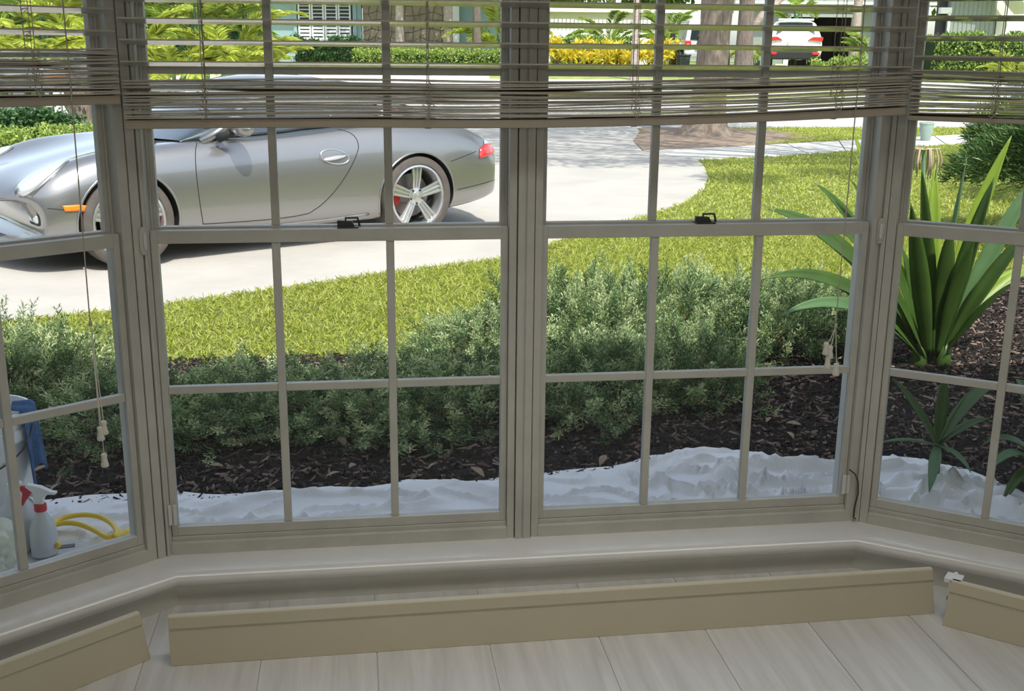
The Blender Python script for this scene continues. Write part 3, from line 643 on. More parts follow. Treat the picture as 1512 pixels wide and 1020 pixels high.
# handle, mirror
for sg in (1, -1):
    h0 = cs(2.55, .69, 0); M_ = Matrix.Translation((h0.x, sg * (h0.y + .012), h0.z))
    hd = MB()
    def hf(a, b_, M_=M_):
        t = 2 * PI * b_; x = (a - .5) * 2; r = math.sqrt(max(0, 1 - x * x)); return M_ @ Vector((-.105 * x, .020 * r * math.cos(t), .020 * r * math.sin(t) + .014 * x - .004))
    hd.grid(hf, 14, 12).build('door_handle', m_chrome, car, smooth=True)
    rec = MB()
    def rf(a, b_, h0=h0, sg=sg):
        t = 2 * PI * b_; p = cs(2.55 + .135 * a * math.cos(t), .69 + .055 * a * math.sin(t), .003); return Vector((p.x, sg * p.y, p.z))
    rec.grid(rf, 4, 24).build('handle_recess', m_car, car, smooth=True)
    MB().tube([(lambda p: (p.x, sg * p.y, p.z))(cs(2.55 + .118 * math.cos(t) - .01 * math.sin(t), .69 + .056 * math.sin(t) - .012 * math.cos(t), .003)) for t in [2 * PI * k / 28 for k in range(28)]], .006, 6, closed=True).build('handle_surround', m_seam if False else m_rim, car, smooth=True)
    mr = MB()
    def mf(a, b_, sg=sg):
        t = 2 * PI * b_; x = (a - .5) * 2; r = max(0, 1 - abs(x) ** 2.6) ** .5
        return Vector((UM - 1.73 + .075 * r * math.cos(t) - .01 * x, sg * (.985 + .115 * x), .955 + .068 * r * math.sin(t) - .012 * x))
    mr.grid(mf, 16, 16).build('mirror_housing', m_car, car, smooth=True)
    MB().tube([(UM - 1.63, sg * .82, .868), (UM - 1.66, sg * .88, .89), (UM - 1.70, sg * .94, .925)], [.035, .03, .028], 8).build('mirror_arm', m_black, car, smooth=True)
# greenhouse: glass shell with roof panel and pillars
CB = [(1.28, .70, .835, .855), (1.45, .745, .852, .93), (1.62, .765, .862, 1.02), (1.85, .775, .872, 1.135), (2.08, .775, .885, 1.225), (2.35, .775, .90, 1.275), (2.62, .765, .91, 1.275), (2.9, .75, .925, 1.235), (3.2, .72, .935, 1.145), (3.5, .66, .94, 1.035), (3.72, .58, .93, .955)]
def cabin_sec(u, w, zb, zr):
    h = max(zr - zb, .01); k = min(1, h / .39); wr = w * (1 - .27 * k)
    P = [(w, zb - .04), (w * .995, zb), (w * .5 + wr * .5 + .02, zb + .45 * h), (wr + .012, zb + .84 * h), (wr - .05, zb + .955 * h), (wr * .5, zr - .006), (0, zr)]
    bow = .14 * k if u < 2.2 else -.05 * k
    return [Vector((UM - u - (.10 if u < 2.1 else -.03) * (y / w) ** 2, y, z)) for y, z in P] + [Vector((UM - u - (.10 if u < 2.1 else -.03) * (y / w) ** 2, -y, z)) for y, z in P[-2::-1]]
cr_ = [cabin_sec(*c) for c in CB]; nc = len(cr_[0])
b = MB().add([p for r in cr_ for p in r], [(i * nc + j, (i + 1) * nc + j, (i + 1) * nc + j + 1, i * nc + j + 1) for i in range(len(CB) - 1) for j in range(nc - 1)])
b.build('cabin_glass', m_cglass, car, smooth=True, sub=1)
b = MB(); rr = [[p + Vector((0, 0, .008)) for p in r[3:nc - 3]] for r in cr_[4:8]]; n2 = len(rr[0])
b.add([p for r in rr for p in r], [(i * n2 + j, (i + 1) * n2 + j, (i + 1) * n2 + j + 1, i * n2 + j + 1) for i in range(3) for j in range(n2 - 1)]).build('roof_panel', m_car, car, smooth=True, solid=.012)
for sg in (1, -1):
    e = lambda i, j: Vector((cr_[i][j].x, sg * cr_[i][j].y, cr_[i][j].z))
    MB().tube([e(1, 1) + Vector((.02, 0, -.02)), e(2, 2), e(3, 3), e(4, 3), e(5, 3), e(6, 3), e(7, 3), e(8, 2), e(9, 1)], [.036, .03, .028, .028, .028, .028, .034, .05, .06], 8).build('roof_pillar', m_car, car, smooth=True)
    MB().tube([e(i, 1) + Vector((0, sg * .006, .008)) for i in range(2, 9)], .011, 6).build('window_trim', m_black, car, smooth=True)
    MB().tube([e(6, 1) + Vector((0, sg * .004, 0)), e(6, 3) + Vector((-.03, sg * .004, 0))], .008, 6).build('quarter_window_trim', m_chrome, car, smooth=True)
    # quarter panel behind the side window
    q = MB(); q.add([e(7, 1) + Vector((-.14, sg * .012, -.03)), e(8, 1) + Vector((0, sg * .03, -.03)), e(9, 1) + Vector((0, sg * .05, -.03)), e(9, 2) + Vector((0, sg * .03, .01)), e(8, 2) + Vector((0, sg * .02, .01)), e(8, 3) + Vector((.12, sg * .02, 0)), e(7, 2) + Vector((-.16, sg * .014, .0))], [(0, 1, 4, 6), (1, 2, 3, 4), (6, 4, 5)]).build('rear_quarter_panel', m_car, car, smooth=True, solid=.01)
MB().tube([ctop(1.24, y, .012) for y in (-.35, -.1, .15, .4, .62)], .009, 6).build('wiper', m_black, car)
MB().box(UM - 3.80, UM - .45, -.62, .62, .17, .32).build('underbody', m_liner, car)
# wheels
def wheel(R, rimr, wd):
    w = empty('wheel'); X = Matrix.Rotation(-PI / 2, 4, 'X')   # lathe axis -> +y is the outer face
    MB().lathe([(rimr - .012, -wd / 2), (R - .03, -wd / 2), (R - .008, -wd / 2 + .012), (R, -wd / 2 + .04), (R, wd / 2 - .04), (R - .008, wd / 2 - .012), (R - .03, wd / 2), (rimr + .012, wd / 2), (rimr, wd / 2 - .012), (rimr - .012, -wd / 2)], 48, X, cap=False).build('tyre', m_tyre, w, smooth=True, auto=40)
    MB().lathe([(rimr + .004, wd / 2 - .008), (rimr - .010, wd / 2 - .004), (rimr - .020, wd / 2 - .02), (rimr - .028, -wd / 2)], 48, X, cap=False).build('rim_barrel', m_rim, w, smooth=True, auto=35)
    MB().lathe([(0, -.005), (rimr * .70, -.005), (rimr * .70, .012), (0, .012)], 36, X).build('brake_disc', m_disc, w)
    yo = wd / 2 - .028
    for k in range(5):
        s = MB(); M_ = Matrix.Rotation(2 * PI * k / 5, 4, 'Y')
        for (o0, o1, hw0, hw1) in ((-.022, -.040, .009, .010), (0, 0, .006, .007), (.022, .040, .009, .010)):
            vs = []
            for (rad, cx, hw, yy) in ((.045, o0, hw0, yo - .012), (rimr * .55, (o0 + o1) / 2, hw0, yo + .004), (rimr - .012, o1, hw1, yo + .010)):
                vs += [(cx - hw, yy - .022, rad), (cx + hw, yy - .022, rad), (cx + hw * .8, yy, rad), (cx - hw * .8, yy, rad)]
            s.add([M_ @ Vector(v) for v in vs], [(i * 4 + j, i * 4 + (j + 1) % 4, (i + 1) * 4 + (j + 1) % 4, (i + 1) * 4 + j) for i in (0, 1) for j in range(4)] + [(3, 2, 1, 0), (8, 9, 10, 11)])
        s.add([M_ @ Vector(v) for v in ((-.026, yo - .022, .045), (.026, yo - .022, .045), (.044, yo - .006, rimr - .012), (-.044, yo - .006, rimr - .012))], [(0, 1, 2, 3)])
        s.build('spoke', m_rim, w, bevel=.002)
        MB().lathe([(0, 0), (.009, 0), (.009, .006), (0, .008)], 8, Matrix.Rotation(2 * PI * (k + .5) / 5, 4, 'Y') @ Matrix.Translation((0, yo - .006, .058)) @ X).build('lug_nut', m_black, w)
    MB().lathe([(.074, yo - .03), (.070, yo - .010), (.040, yo - .004), (.036, yo + .002), (0, yo + .006)], 28, X, cap=False).build('wheel_hub', m_rim, w, smooth=True, auto=30)
    return w
def caliper(x, y, z, ang, parent, sg):
    b = MB(); r0, r1 = .125, .185; n = 8; vs = []
    for i in range(n + 1):
        a = ang + (i / n - .5) * 1.1
        for r, yy in ((r0, .02), (r1, .02), (r1, .075), (r0, .075)): vs.append((x + r * math.cos(a), y + sg * (yy - .02), z + r * math.sin(a)))
    b.add(vs, [(i * 4 + j, i * 4 + (j + 1) % 4, (i + 1) * 4 + (j + 1) % 4, (i + 1) * 4 + j) for i in range(n) for j in range(4)] + [(0, 1, 2, 3), (n * 4 + 3, n * 4 + 2, n * 4 + 1, n * 4)])
    o = b.build('brake_caliper', m_red, parent, bevel=.004); o['label'] = 'red brake caliper'
first = None
for u, R, wd, yw in ((UF, .324, .235, .865), (UR, .330, .29, .895)):
    for sg in (1, -1):
        w = wheel(R, .252, wd); w.parent = car; w.location = (UM - u, sg * (yw - wd / 2), R + .001)
        if sg < 0: w.rotation_euler = (0, 0, PI)
        caliper(UM - u, sg * (yw - wd / 2), R, PI * .0 + (.15 if u == UR else PI - .15), car, sg)
fw, rw = Vector((-2.075, 5.24)), Vector((.045, 6.50)); mid = (fw + rw) / 2; hd_ = (fw - rw).normalized()
rz = math.atan2(hd_.y, hd_.x); left = Vector((-hd_.y, hd_.x)); org = mid - left * .80
car.location = (org.x, org.y, GZ + .012); car.rotation_euler = (0, 0, rz); car.scale = (1.02, 1.02, 1.02)
tag(car, 'low grey metallic two-door sports car with silver five-spoke wheels on the driveway', 'car')
# ------------------------------------------------------------------ planting close to the window
from mathutils import noise as mnoise
def tonemat(name, stops, rough=.55, transl=.3):
    m = bpy.data.materials.new(name); m.use_nodes = True; n = m.node_tree; L = n.links; b = n.nodes['Principled BSDF']; MATS[name] = m
    at = n.nodes.new('ShaderNodeAttribute'); at.attribute_name = 'tone'; cr = n.nodes.new('ShaderNodeValToRGB'); e = cr.color_ramp.elements
    e[0].position = stops[0][0]; e[0].color = (*stops[0][1], 1); e[1].position = stops[-1][0]; e[1].color = (*stops[-1][1], 1)
    for p, c in stops[1:-1]: x = e.new(p); x.color = (*c, 1)
    L.new(at.outputs['Fac'], cr.inputs[0]); L.new(cr.outputs[0], b.inputs['Base Color']); b.inputs['Roughness'].default_value = rough; b.inputs['Specular IOR Level'].default_value = .3
    out = n.nodes['Material Output']; tr = n.nodes.new('ShaderNodeBsdfTranslucent'); L.new(cr.outputs[0], tr.inputs[0]); mx = n.nodes.new('ShaderNodeMixShader'); mx.inputs[0].default_value = transl
    L.new(b.outputs[0], mx.inputs[1]); L.new(tr.outputs[0], mx.inputs[2]); L.new(mx.outputs[0], out.inputs[0]); return m
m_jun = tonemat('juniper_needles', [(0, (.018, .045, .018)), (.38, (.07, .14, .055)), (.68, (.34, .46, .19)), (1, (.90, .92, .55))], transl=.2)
m_twig = mat('brown_twig', (.16, .11, .075), .85, var=.2)
def juniper_mesh(k, rx, h, plumes):
    r = np.random.default_rng(100 + k); P_ = plumes
    phi = r.uniform(0, 2 * PI, P_); st = r.uniform(0.02, 1, P_); th = np.arcsin(np.clip(st, 0, .99)); s = r.uniform(.35, .92, P_) ** .55
    lob = 1 + .16 * np.sin(3 * phi + k) + .12 * np.sin(5 * phi + 2 * k)
    out = np.stack([np.cos(phi) * np.cos(th), np.sin(phi) * np.cos(th), np.sin(th)], 1)
    org = out * np.stack([rx * lob, rx * lob, h * (1 + .2 * np.sin(7 * phi + k))], 1) * s[:, None]; org[:, 2] = np.maximum(org[:, 2], .02)
    ax = unit(out * np.array([.8, .8, .4]) + np.array([0, 0, .55]) + r.normal(0, .28, (P_, 3))); PLn = r.uniform(.10, .20, P_); pt = r.uniform(0, .55, P_)
    a1 = unit(np.cross(ax, r.normal(size=(P_, 3)))); a2 = np.cross(ax, a1)
    B = []; Dn = []; Ls = []; T = []
    NB, NN = 20, 8
    for b in range(NB):
        t = (b + r.uniform(0, 1, P_)) / NB; al = b * 2.4 + r.uniform(-.5, .5, P_)
        rad = a1 * np.cos(al)[:, None] + a2 * np.sin(al)[:, None] * .8
        bo = org + ax * (t * PLn)[:, None]; bd = unit(ax * .75 + rad * .75 + np.array([0, 0, .12])); bl = .060 * (1.05 - .72 * t) * r.uniform(.7, 1.2, P_)
        for q in range(NN):
            u = (q + .5) / NN; nd = unit(bd * .9 + r.normal(0, .36, (P_, 3)))
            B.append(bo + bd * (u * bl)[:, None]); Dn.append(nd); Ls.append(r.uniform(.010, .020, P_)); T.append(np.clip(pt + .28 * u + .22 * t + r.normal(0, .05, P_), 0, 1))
    B = np.concatenate(B); Dn = np.concatenate(Dn); Ls = np.concatenate(Ls); T = np.concatenate(T)
    V, F = blades(B, Dn, Ls, r.uniform(.0030, .0052, len(Ls)), .3)
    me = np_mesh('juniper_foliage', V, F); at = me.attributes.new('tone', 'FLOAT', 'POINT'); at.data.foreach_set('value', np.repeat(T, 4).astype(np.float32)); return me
JM = [juniper_mesh(k, .50, .26, 330) for k in range(4)]
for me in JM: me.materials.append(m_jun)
def twigs(k):
    b = MB(); r = random.Random(k)
    for i in range(16):
        a = r.uniform(0, 2 * PI); R_ = r.uniform(.25, .40); z = r.uniform(.06, .17)
        b.tube([(0.02 * math.cos(a), .02 * math.sin(a), 0), (R_ * .4 * math.cos(a + .2), R_ * .4 * math.sin(a + .2), z * .6), (R_ * .8 * math.cos(a), R_ * .8 * math.sin(a), z), (R_ * math.cos(a - .1), R_ * math.sin(a - .1), z * 1.25)], [.011, .008, .005, .002], 5)
    return b
TW = [twigs(k).build('branches', m_twig) for k in range(2)]
TWM = [t.data for t in TW]
for t in TW: bpy.data.objects.remove(t)
JL = [(-3.35, 2.05, 1.1, 1.2, 'juniper bush at the far left edge of the left window'), (-2.62, 2.25, 1.1, 1.1, 'sunlit juniper bush behind the white bucket'), (-2.0, 2.05, 1.0, 1.1, 'juniper bush behind the left corner post'),
      (-1.42, 1.70, .95, .66, 'shaded juniper bush at the left edge of the middle window'), (-.92, 1.70, 1.0, .64, 'shaded juniper bush in the left third of the middle windows'), (-.42, 1.72, 1.0, .70, 'shaded juniper bush below the rear wheel of the sports car'),
      (.08, 1.75, 1.0, .72, 'shaded juniper bush behind the centre mullion'), (.58, 1.85, 1.0, .85, 'shaded juniper bush just right of the centre mullion'), (1.06, 1.95, .85, .85, 'shaded juniper bush at the end of the row beside the open mulch'),
      (.22, 2.55, .9, .72, 'sunlit juniper bush on the lawn side behind the centre mullion'), (.72, 2.78, 1.05, 1.15, 'sunlit pale green juniper bush right of the centre mullion'), (1.28, 2.85, 1.05, 1.12, 'sunlit pale green juniper bush in the middle of the right window'),
      (1.78, 2.72, .95, 1.05, 'sunlit juniper bush beside the big lily'), (2.1, 3.05, .75, .85, 'small sunlit juniper bush behind the lily leaves')]
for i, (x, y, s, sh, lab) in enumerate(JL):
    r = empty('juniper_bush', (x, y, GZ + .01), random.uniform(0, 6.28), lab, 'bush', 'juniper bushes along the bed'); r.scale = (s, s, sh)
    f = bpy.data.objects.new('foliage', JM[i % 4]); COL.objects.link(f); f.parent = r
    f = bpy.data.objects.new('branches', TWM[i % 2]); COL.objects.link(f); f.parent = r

# strap-leaved lilies
m_lily = mat('lily_leaf', (.075, .145, .03), .38, var=.25, scale=5, transl=.28, spec=.5, tcol=(.17, .26, .03))
m_lilyy = mat('lily_leaf_young', (.30, .42, .05), .4, var=.2, scale=5, transl=.40)
m_lilyp = mat('lily_leaf_pale', (.12, .23, .09), .5, var=.2, scale=5, transl=.25)
m_bulb = mat('lily_neck', (.10, .13, .055), .6, var=.3, scale=10); m_wilt = mat('wilted_petals', (.62, .52, .36), .8, var=.2, transl=.3)
def strap(parent, base, tip, wd, m, lift=.25, side=0.0, fold=.35, wave=0.0, name='leaf', N=18, roll=0.0):
    base = Vector(base); tip = Vector(tip); dv = tip - base; L = dv.length
    hz = Vector((dv.x, dv.y, 0)); hz = hz.normalized() if hz.length > 1e-4 else Vector((1, 0, 0)); sd = Vector((-hz.y, hz.x, 0))
    c1 = base + dv * .35 + Vector((0, 0, 1)) * L * lift + sd * side * L; c2 = base + dv * .72 + Vector((0, 0, 1)) * L * lift * .9 + sd * side * L * .6
    vs = []
    prev = None
    for i in range(N + 1):
        t = i / N; p = base * (1 - t) ** 3 + c1 * 3 * t * (1 - t) ** 2 + c2 * 3 * t * t * (1 - t) + tip * t ** 3
        tg = (c1 - base) * 3 * (1 - t) ** 2 + (c2 - c1) * 6 * t * (1 - t) + (tip - c2) * 3 * t * t; tg.normalize()
        s_ = tg.cross(Vector((0, 0, 1))); s_ = s_.normalized() if s_.length > .05 else sd
        if prev and s_.dot(prev) < 0: s_ = -s_
        prev = s_
        nn = s_.cross(tg).normalized(); nn = nn if nn.z > 0 else -nn
        if roll: s_, nn = s_ * math.cos(roll) + nn * math.sin(roll), nn * math.cos(roll) - s_ * math.sin(roll)
        w = wd * (.42 + .58 * math.sin(min(1, t / .45) * PI / 2)) * max(0.02, 1 - max(0, (t - .45) / .55) ** 1.8)
        wv = wave * math.sin(t * 11) * w
        vs += [p + s_ * w / 2 + nn * (fold * w * .5 + wv), p + s_ * w * .25 + nn * fold * w * .18, p, p - s_ * w * .25 + nn * fold * w * .18, p - s_ * w / 2 + nn * (fold * w * .5 - wv)]
    fs = [(i * 5 + j, i * 5 + j + 1, (i + 1) * 5 + j + 1, (i + 1) * 5 + j) for i in range(N) for j in range(4)]
    b = MB().add([v for v in vs], fs); me = bpy.data.meshes.new(name); me.from_pydata([tuple(v - parent.location) for v in vs], [], fs); me.update()
    return mkobj(name, me, m, parent, True, solid=.0025)
lily = empty('crinum_lily', (2.42, 2.20, GZ), 0, 'big strap-leaved lily with long arching leaves behind the right corner post', 'plant')
bs = lambda dx=0, dy=0, z=.07: (2.42 + dx, 2.20 + dy, GZ + z)
g1, g2, g3 = m_lily, m_lilyy, m_lilyp
for (px, py, Y, w, m, lift, sd_, b0) in [
    (1134, 309, 2.05, .11, g1, .16, 0, (-.05, 0)), (1202, 269, 2.3, .075, g1, .14, 0, (-.04, .05)), (1257, 190, 2.5, .07, g2, .06, 0, (0, .04)), (1262, 227, 2.7, .06, g2, .08, 0, (0, .06)), (1254, 262, 2.2, .07, g1, .10, 0, (-.02, 0)),
    (1125, 413, 1.9, .075, g1, .20, 0, (-.06, -.03)), (1147, 470, 1.85, .065, g3, .22, 0, (-.06, -.02)), (1178, 400, 2.3, .085, g1, .16, 0, (-.05, .03)), (1228, 330, 1.95, .09, g1, .12, 0, (-.03, -.02)),
    (1361, 248, 2.1, .085, g1, .02, 0, (.0, -.02)), (1381, 240, 2.5, .08, g2, .02, 0, (.03, .05)), (1372, 262, 2.6, .07, g2, .02, 0, (0, .06)), (1428, 232, 2.2, .095, g3, .03, 0, (.04, 0)), (1494, 200, 2.3, .085, g2, .05, .05, (.05, .02)), (1468, 262, 2.1, .10, g1, .05, 0, (.05, -.02)),
    (1540, 250, 2.2, .085, g3, .10, 0, (.07, 0)), (1500, 404, 2.6, .075, g2, .18, 0, (.06, .05)), (1535, 330, 2.0, .08, g1, .12, 0, (.07, -.02)), (1545, 390, 2.35, .075, g2, .2, 0, (.07, .02)), (1500, 415, 1.85, .06, g1, .08, 0, (.06, -.04)), (1345, 300, 1.95, .09, g1, .02, 0, (-.02, -.03)), (1405, 330, 2.0, .095, g1, .04, 0, (.03, -.03)), (1330, 360, 2.3, .09, g1, .05, 0, (-.03, .02)), (1440, 350, 1.95, .09, g1, .05, 0, (.04, -.03))]:
    strap(lily, bs(*b0), WY(px, py, Y), w, m, lift, sd_, wave=.10 if m is g2 and px > 1480 else .03, roll=(.95 if px < 1290 else -.9 if px > 1440 else random.uniform(-.4, .4)))
for dx in (-.05, .07):
    MB().lathe([(.034, 0), (.040, .04), (.036, .09), (.028, .13), (0, .14)], 14, Matrix.Translation((dx, 0 if dx < 0 else -.02, 0))).build('neck', m_lily, lily, smooth=True)
st_top = WY(1364, 222, 2.35)
MB().tube([Vector((2.42, 2.24, GZ + .1)) - lily.location, (Vector((2.42, 2.24, GZ)) * .4 + st_top * .6) - lily.location, st_top - lily.location], [.016, .013, .010], 8).build('flower_stalk', m_lilyp, lily, smooth=True)
b = MB()
for i in range(16):
    a = random.uniform(0, 2 * PI); R_ = random.uniform(.03, .075); t = st_top - lily.location
    b.tube([t, t + Vector((R_ * math.cos(a), R_ * math.sin(a), .01)), t + Vector((R_ * 1.25 * math.cos(a), R_ * 1.25 * math.sin(a), -.05)), t + Vector((R_ * 1.1 * math.cos(a), R_ * 1.1 * math.sin(a), -random.uniform(.09, .15)))], [.003, .005, .006, .002], 5)
b.build('wilted_flower_head', m_wilt, lily, smooth=True)
c0 = WY(1385, 655, .70); foot = Vector((c0.x, c0.y, GZ))
sm = empty('crinum_lily', foot, 0, 'young lily with few thin leaves growing close to the drop cloth', 'plant')
MB().tube([(0, 0, 0), (0, 0, (c0.z - GZ) * .6), (0, 0, c0.z - GZ)], [.022, .016, .012], 8).build('neck', m_bulb, sm, smooth=True)
for (px, py, Y, w, m, lift) in [(1318, 558, .72, .040, g1, .06), (1396, 545, .80, .038, g1, .0), (1428, 582, .65, .026, g3, .03), (1478, 568, .95, .05, g1, .18), (1462, 618, .62, .042, g1, .12), (1296, 655, .70, .028, g3, .10), (1434, 698, .55, .034, g3, .16), (1372, 727, .45, .036, g3, .10)]:
    strap(sm, c0 - Vector((0, 0, .01)), WY(px, py, Y), w * 1.15, m, lift, roll=random.uniform(-.6, .6))
c1 = WY(1545, 705, .50)
l3 = empty('crinum_lily', (c1.x, c1.y, GZ), 0, 'broad-leaved lily at the far right edge of the right window', 'plant')
MB().tube([(0, 0, 0), (0, 0, .12)], [.035, .03], 10).build('neck', m_bulb, l3, smooth=True)
for (px, py, Y, w, m, lift) in [(1456, 700, .45, .06, g3, .45), (1448, 660, .60, .07, g1, .45), (1500, 560, .8, .08, g1, .25), (1560, 520, .5, .08, g1, .2), (1475, 755, .40, .05, g1, .5)]:
    strap(l3, (c1.x, c1.y, GZ + .08), WY(px, py, Y), w, m, lift)

# yew-like shrub behind the lily
m_podo = leafmat('podocarpus_leaf', (.03, .08, .022), (.20, .30, .09), (.06, .14, .035), .4, .2)
def shrub(name, loc, rx, ry, h, n, L0, L1, w0, w1, m, label, cat='bush', group=None, seed=1, droop=.1, upb=.5, flat=False, trunk=True):
    r = np.random.default_rng(seed); root = empty(name, loc, 0, label, cat, group)
    phi = r.uniform(0, 2 * PI, n); st = r.uniform(-.1, 1, n); th = np.arcsin(np.clip(st, -1, .99)); s = r.uniform(.55, 1, n) ** .5; lob = 1 + .12 * np.sin(4 * phi + 3 * th + seed) + .1 * np.sin(7 * phi - 5 * th)
    out = np.stack([np.cos(phi) * np.cos(th), np.sin(phi) * np.cos(th), np.sin(th)], 1)
    org = out * np.stack([rx * lob, ry * lob, h * .55 * lob], 1) * s[:, None] + np.array([0, 0, h * .45]); org[:, 2] = np.maximum(org[:, 2], .03)
    k = 5; org = np.repeat(org, k, 0); o2 = np.repeat(out, k, 0); d = unit(o2 + np.array([0, 0, upb]) + r.normal(0, .6, org.shape))
    V, F = blades(org + r.normal(0, .02, org.shape), d, r.uniform(L0, L1, len(org)), r.uniform(w0, w1, len(org)), .15, droop)
    link_mesh('foliage', np_mesh('foliage', V, F), m, root)
    if trunk:
        b = MB()
        for i in range(5):
            a = i * 1.26; b.tube([(.03 * math.cos(a), .03 * math.sin(a), 0), (rx * .3 * math.cos(a), ry * .3 * math.sin(a), h * .3), (rx * .5 * math.cos(a), ry * .5 * math.sin(a), h * .62)], [.02, .014, .006], 5)
        b.build('stems', m_twig, root)
    return root
p_ = G(1490, 372); shrub('podocarpus_shrub', (p_.x + .85, p_.y + .3, GZ), .98, .9, 1.30, 9000, .06, .11, .007, .012, m_podo, 'dense dark green narrow-leaved shrub at the right behind the lily', seed=3)
p_ = G(1500, 335, -.1); shrub('podocarpus_shrub', (p_.x + 1.9, p_.y + 1.2, GZ), 1.1, 1.0, 1.6, 5200, .07, .12, .009, .014, m_podo, 'taller dark shrub rising behind the narrow-leaved one at the right edge', seed=4)

# drop cloth along the wall
m_cloth = mat('canvas_drop_cloth', (.84, .82, .80), .9, var=.05, scale=4, bump=.15, bscale=90)
CE = [(-3.2, .80), (-2.4, .86), (-1.59, .90), (-1.245, .892), (-.773, .868), (-.45, .84), (-.287, .93), (.032, .88), (.381, .95), (.675, 1.06), (.994, 1.03), (1.423, .935), (1.698, .915), (1.83, .80), (1.90, .62), (1.93, .45)]
def cloth_edge(x):
    for i in range(len(CE) - 1):
        if CE[i][0] <= x <= CE[i + 1][0]: f = (x - CE[i][0]) / (CE[i + 1][0] - CE[i][0]); return CE[i][1] * (1 - f) + CE[i + 1][1] * f
    return CE[-1][1]
def wall_y(x):
    if x < XL: return (x - XL) * math.tan(AN) + .13
    if x > XR: return -(x - XR) * math.tan(AN) + .13
    return .115
def clothpt(a, b_):
    x = -3.2 + 5.13 * a; y0 = wall_y(x); y1 = cloth_edge(x) + .020 * math.sin(x * 9) + .008 * math.sin(x * 21); y = y0 + (y1 - y0) * b_
    amp = .55 + .55 * max(0, min(1, (x - .2) / .6)); e = b_ ** 1.2
    wx = x + .25 * mnoise.noise(Vector((x * 1.3, y * 2.0, 7.7))); wy = y + .10 * mnoise.noise(Vector((x * 2.1, y * 2.0, 3.3)))
    n1 = mnoise.noise(Vector((wx * 2.0 + wy * 1.2, wy * 6.0, 1.3))); n2 = mnoise.noise(Vector((wx * 5.0 - wy * 4, wy * 8.0 + wx * 2, 4.0))); n3 = mnoise.noise(Vector((wx * 1.5 - wy, wy * 3.2, 9.0))); n4 = mnoise.noise(Vector((wx * 11, wy * 19, 2.0)))
    fd = 1 - max(0, min(1, (b_ - .72) / .26)) ** 2 * .92
    r1 = max(0, 1 - abs(n1) * 5.0) ** 1.3; r2 = max(0, 1 - abs(n2) * 6.0) ** 1.3
    z = GZ + .022 + amp * (.055 * fd * r1 ** 1.6 * (.45 + .55 * e) + .034 * fd * r2 ** 1.5 + .055 * max(0, n3) * e + .006 * fd * n4 + .022 * e * (1 + math.sin(x * 9 + 3 * n3)) * .5)
    z -= .02 * max(0, (b_ - .93) / .07)
    return Vector((x + .02 * n2 * fd, y + .03 * n1 * fd, max(z, GZ + .027)))
tag(MB().grid(clothpt, 420, 84).build('drop_cloth', m_cloth, smooth=True, solid=.003), 'crumpled white canvas drop cloth spread along the wall under the windows', 'drop cloth')

# bucket, rag, bottles, bag, hose by the left window
m_bucket = mat('white_bucket', (.78, .80, .80), .45); m_rag = mat('blue_rag', (.05, .12, .26), .95, var=.25, scale=12, bump=.5, bscale=120); m_bottle = mat('frosted_bottle', (.74, .77, .78), .35, trans=.25)
m_redp = mat('red_plastic', (.55, .02, .03), .35); m_hose = mat('yellow_hose', (.85, .60, .05), .4); m_bag = mat('thin_plastic_bag', (.80, .82, .80), .3, transl=.45)
BZ = GZ + .045
bk = empty('bucket', (-1.655, .66, BZ), 0, 'white plastic bucket with a wire handle beside the left window', 'bucket')
MB().lathe([(0, 0), (.128, 0), (.132, .006), (.146, .30), (.157, .30), (.157, .335), (.150, .338), (.150, .375), (.156, .378), (.156, .39), (.147, .39), (.142, .34), (.126, .012), (0, .012)], 40).build('shell', m_bucket, bk, smooth=True, auto=35)
MB().tube([(.157, -.02, .345)] + [(.168 * math.cos(a), -.03 - .10 * math.sin(a), .34 - .13 * math.sin(a)) for a in [PI * k / 12 for k in range(0, 13)]] + [(-.157, -.02, .345)], .003, 6).build('wire_handle', m_metal_dk, bk, smooth=True)
def ragf(a, b_):
    t = -0.42 + .74 * a; k = b_
    if k < .3: r_ = .10 + .062 * k / .3; z = .398 + .004 * math.sin(a * 9)
    else: f = (k - .3) / .7; r_ = .166 + .012 * math.sin(a * 14 + 1) * f + .006 * f; z = .398 - .235 * f * (.9 + .15 * math.sin(a * 5 + 2)) - .01
    return Vector((r_ * math.cos(t), r_ * math.sin(t), z))
rag = MB().grid(ragf, 40, 30).build('cleaning_rag', m_rag, smooth=True, solid=.004); rag.location = bk.location; tag(rag, 'dark blue cloth rag draped over the bucket rim', 'rag')
sp_ = G(67, 816, BZ); ang = math.atan2(CR.y, CR.x)
sp = empty('spray_bottle', (sp_.x, sp_.y, BZ), ang, 'white spray bottle with red trigger and collar on the drop cloth', 'spray bottle')
sp.scale = (.84, .84, .84)
MB().lathe([(0, 0), (.044, 0), (.048, .006), (.048, .085), (.042, .115), (.024, .148), (.018, .160), (.016, .172), (0, .172)], 28).build('bottle', m_bottle, sp, smooth=True, auto=40)
MB().lathe([(.021, .168), (.022, .172), (.022, .192), (.019, .194), (0, .194)], 24).build('collar', m_redp, sp, smooth=True, auto=30)
MB().prism([(-.016, .194), (.014, .194), (.016, .215), (.030, .232), (.062, .232), (.064, .242), (.045, .244), (.010, .262), (-.040, .272), (-.046, .262), (-.020, .240)], -.012, .012, Matrix.Rotation(PI / 2, 4, 'X')).build('spray_head', m_white, sp, bevel=.004)
MB().prism([(-.024, .244), (-.046, .262), (-.066, .262), (-.070, .256), (-.058, .236), (-.064, .205), (-.072, .188), (-.062, .186), (-.046, .212), (-.030, .232)], -.008, .008, Matrix.Rotation(PI / 2, 4, 'X')).build('trigger', m_redp, sp, bevel=.002)
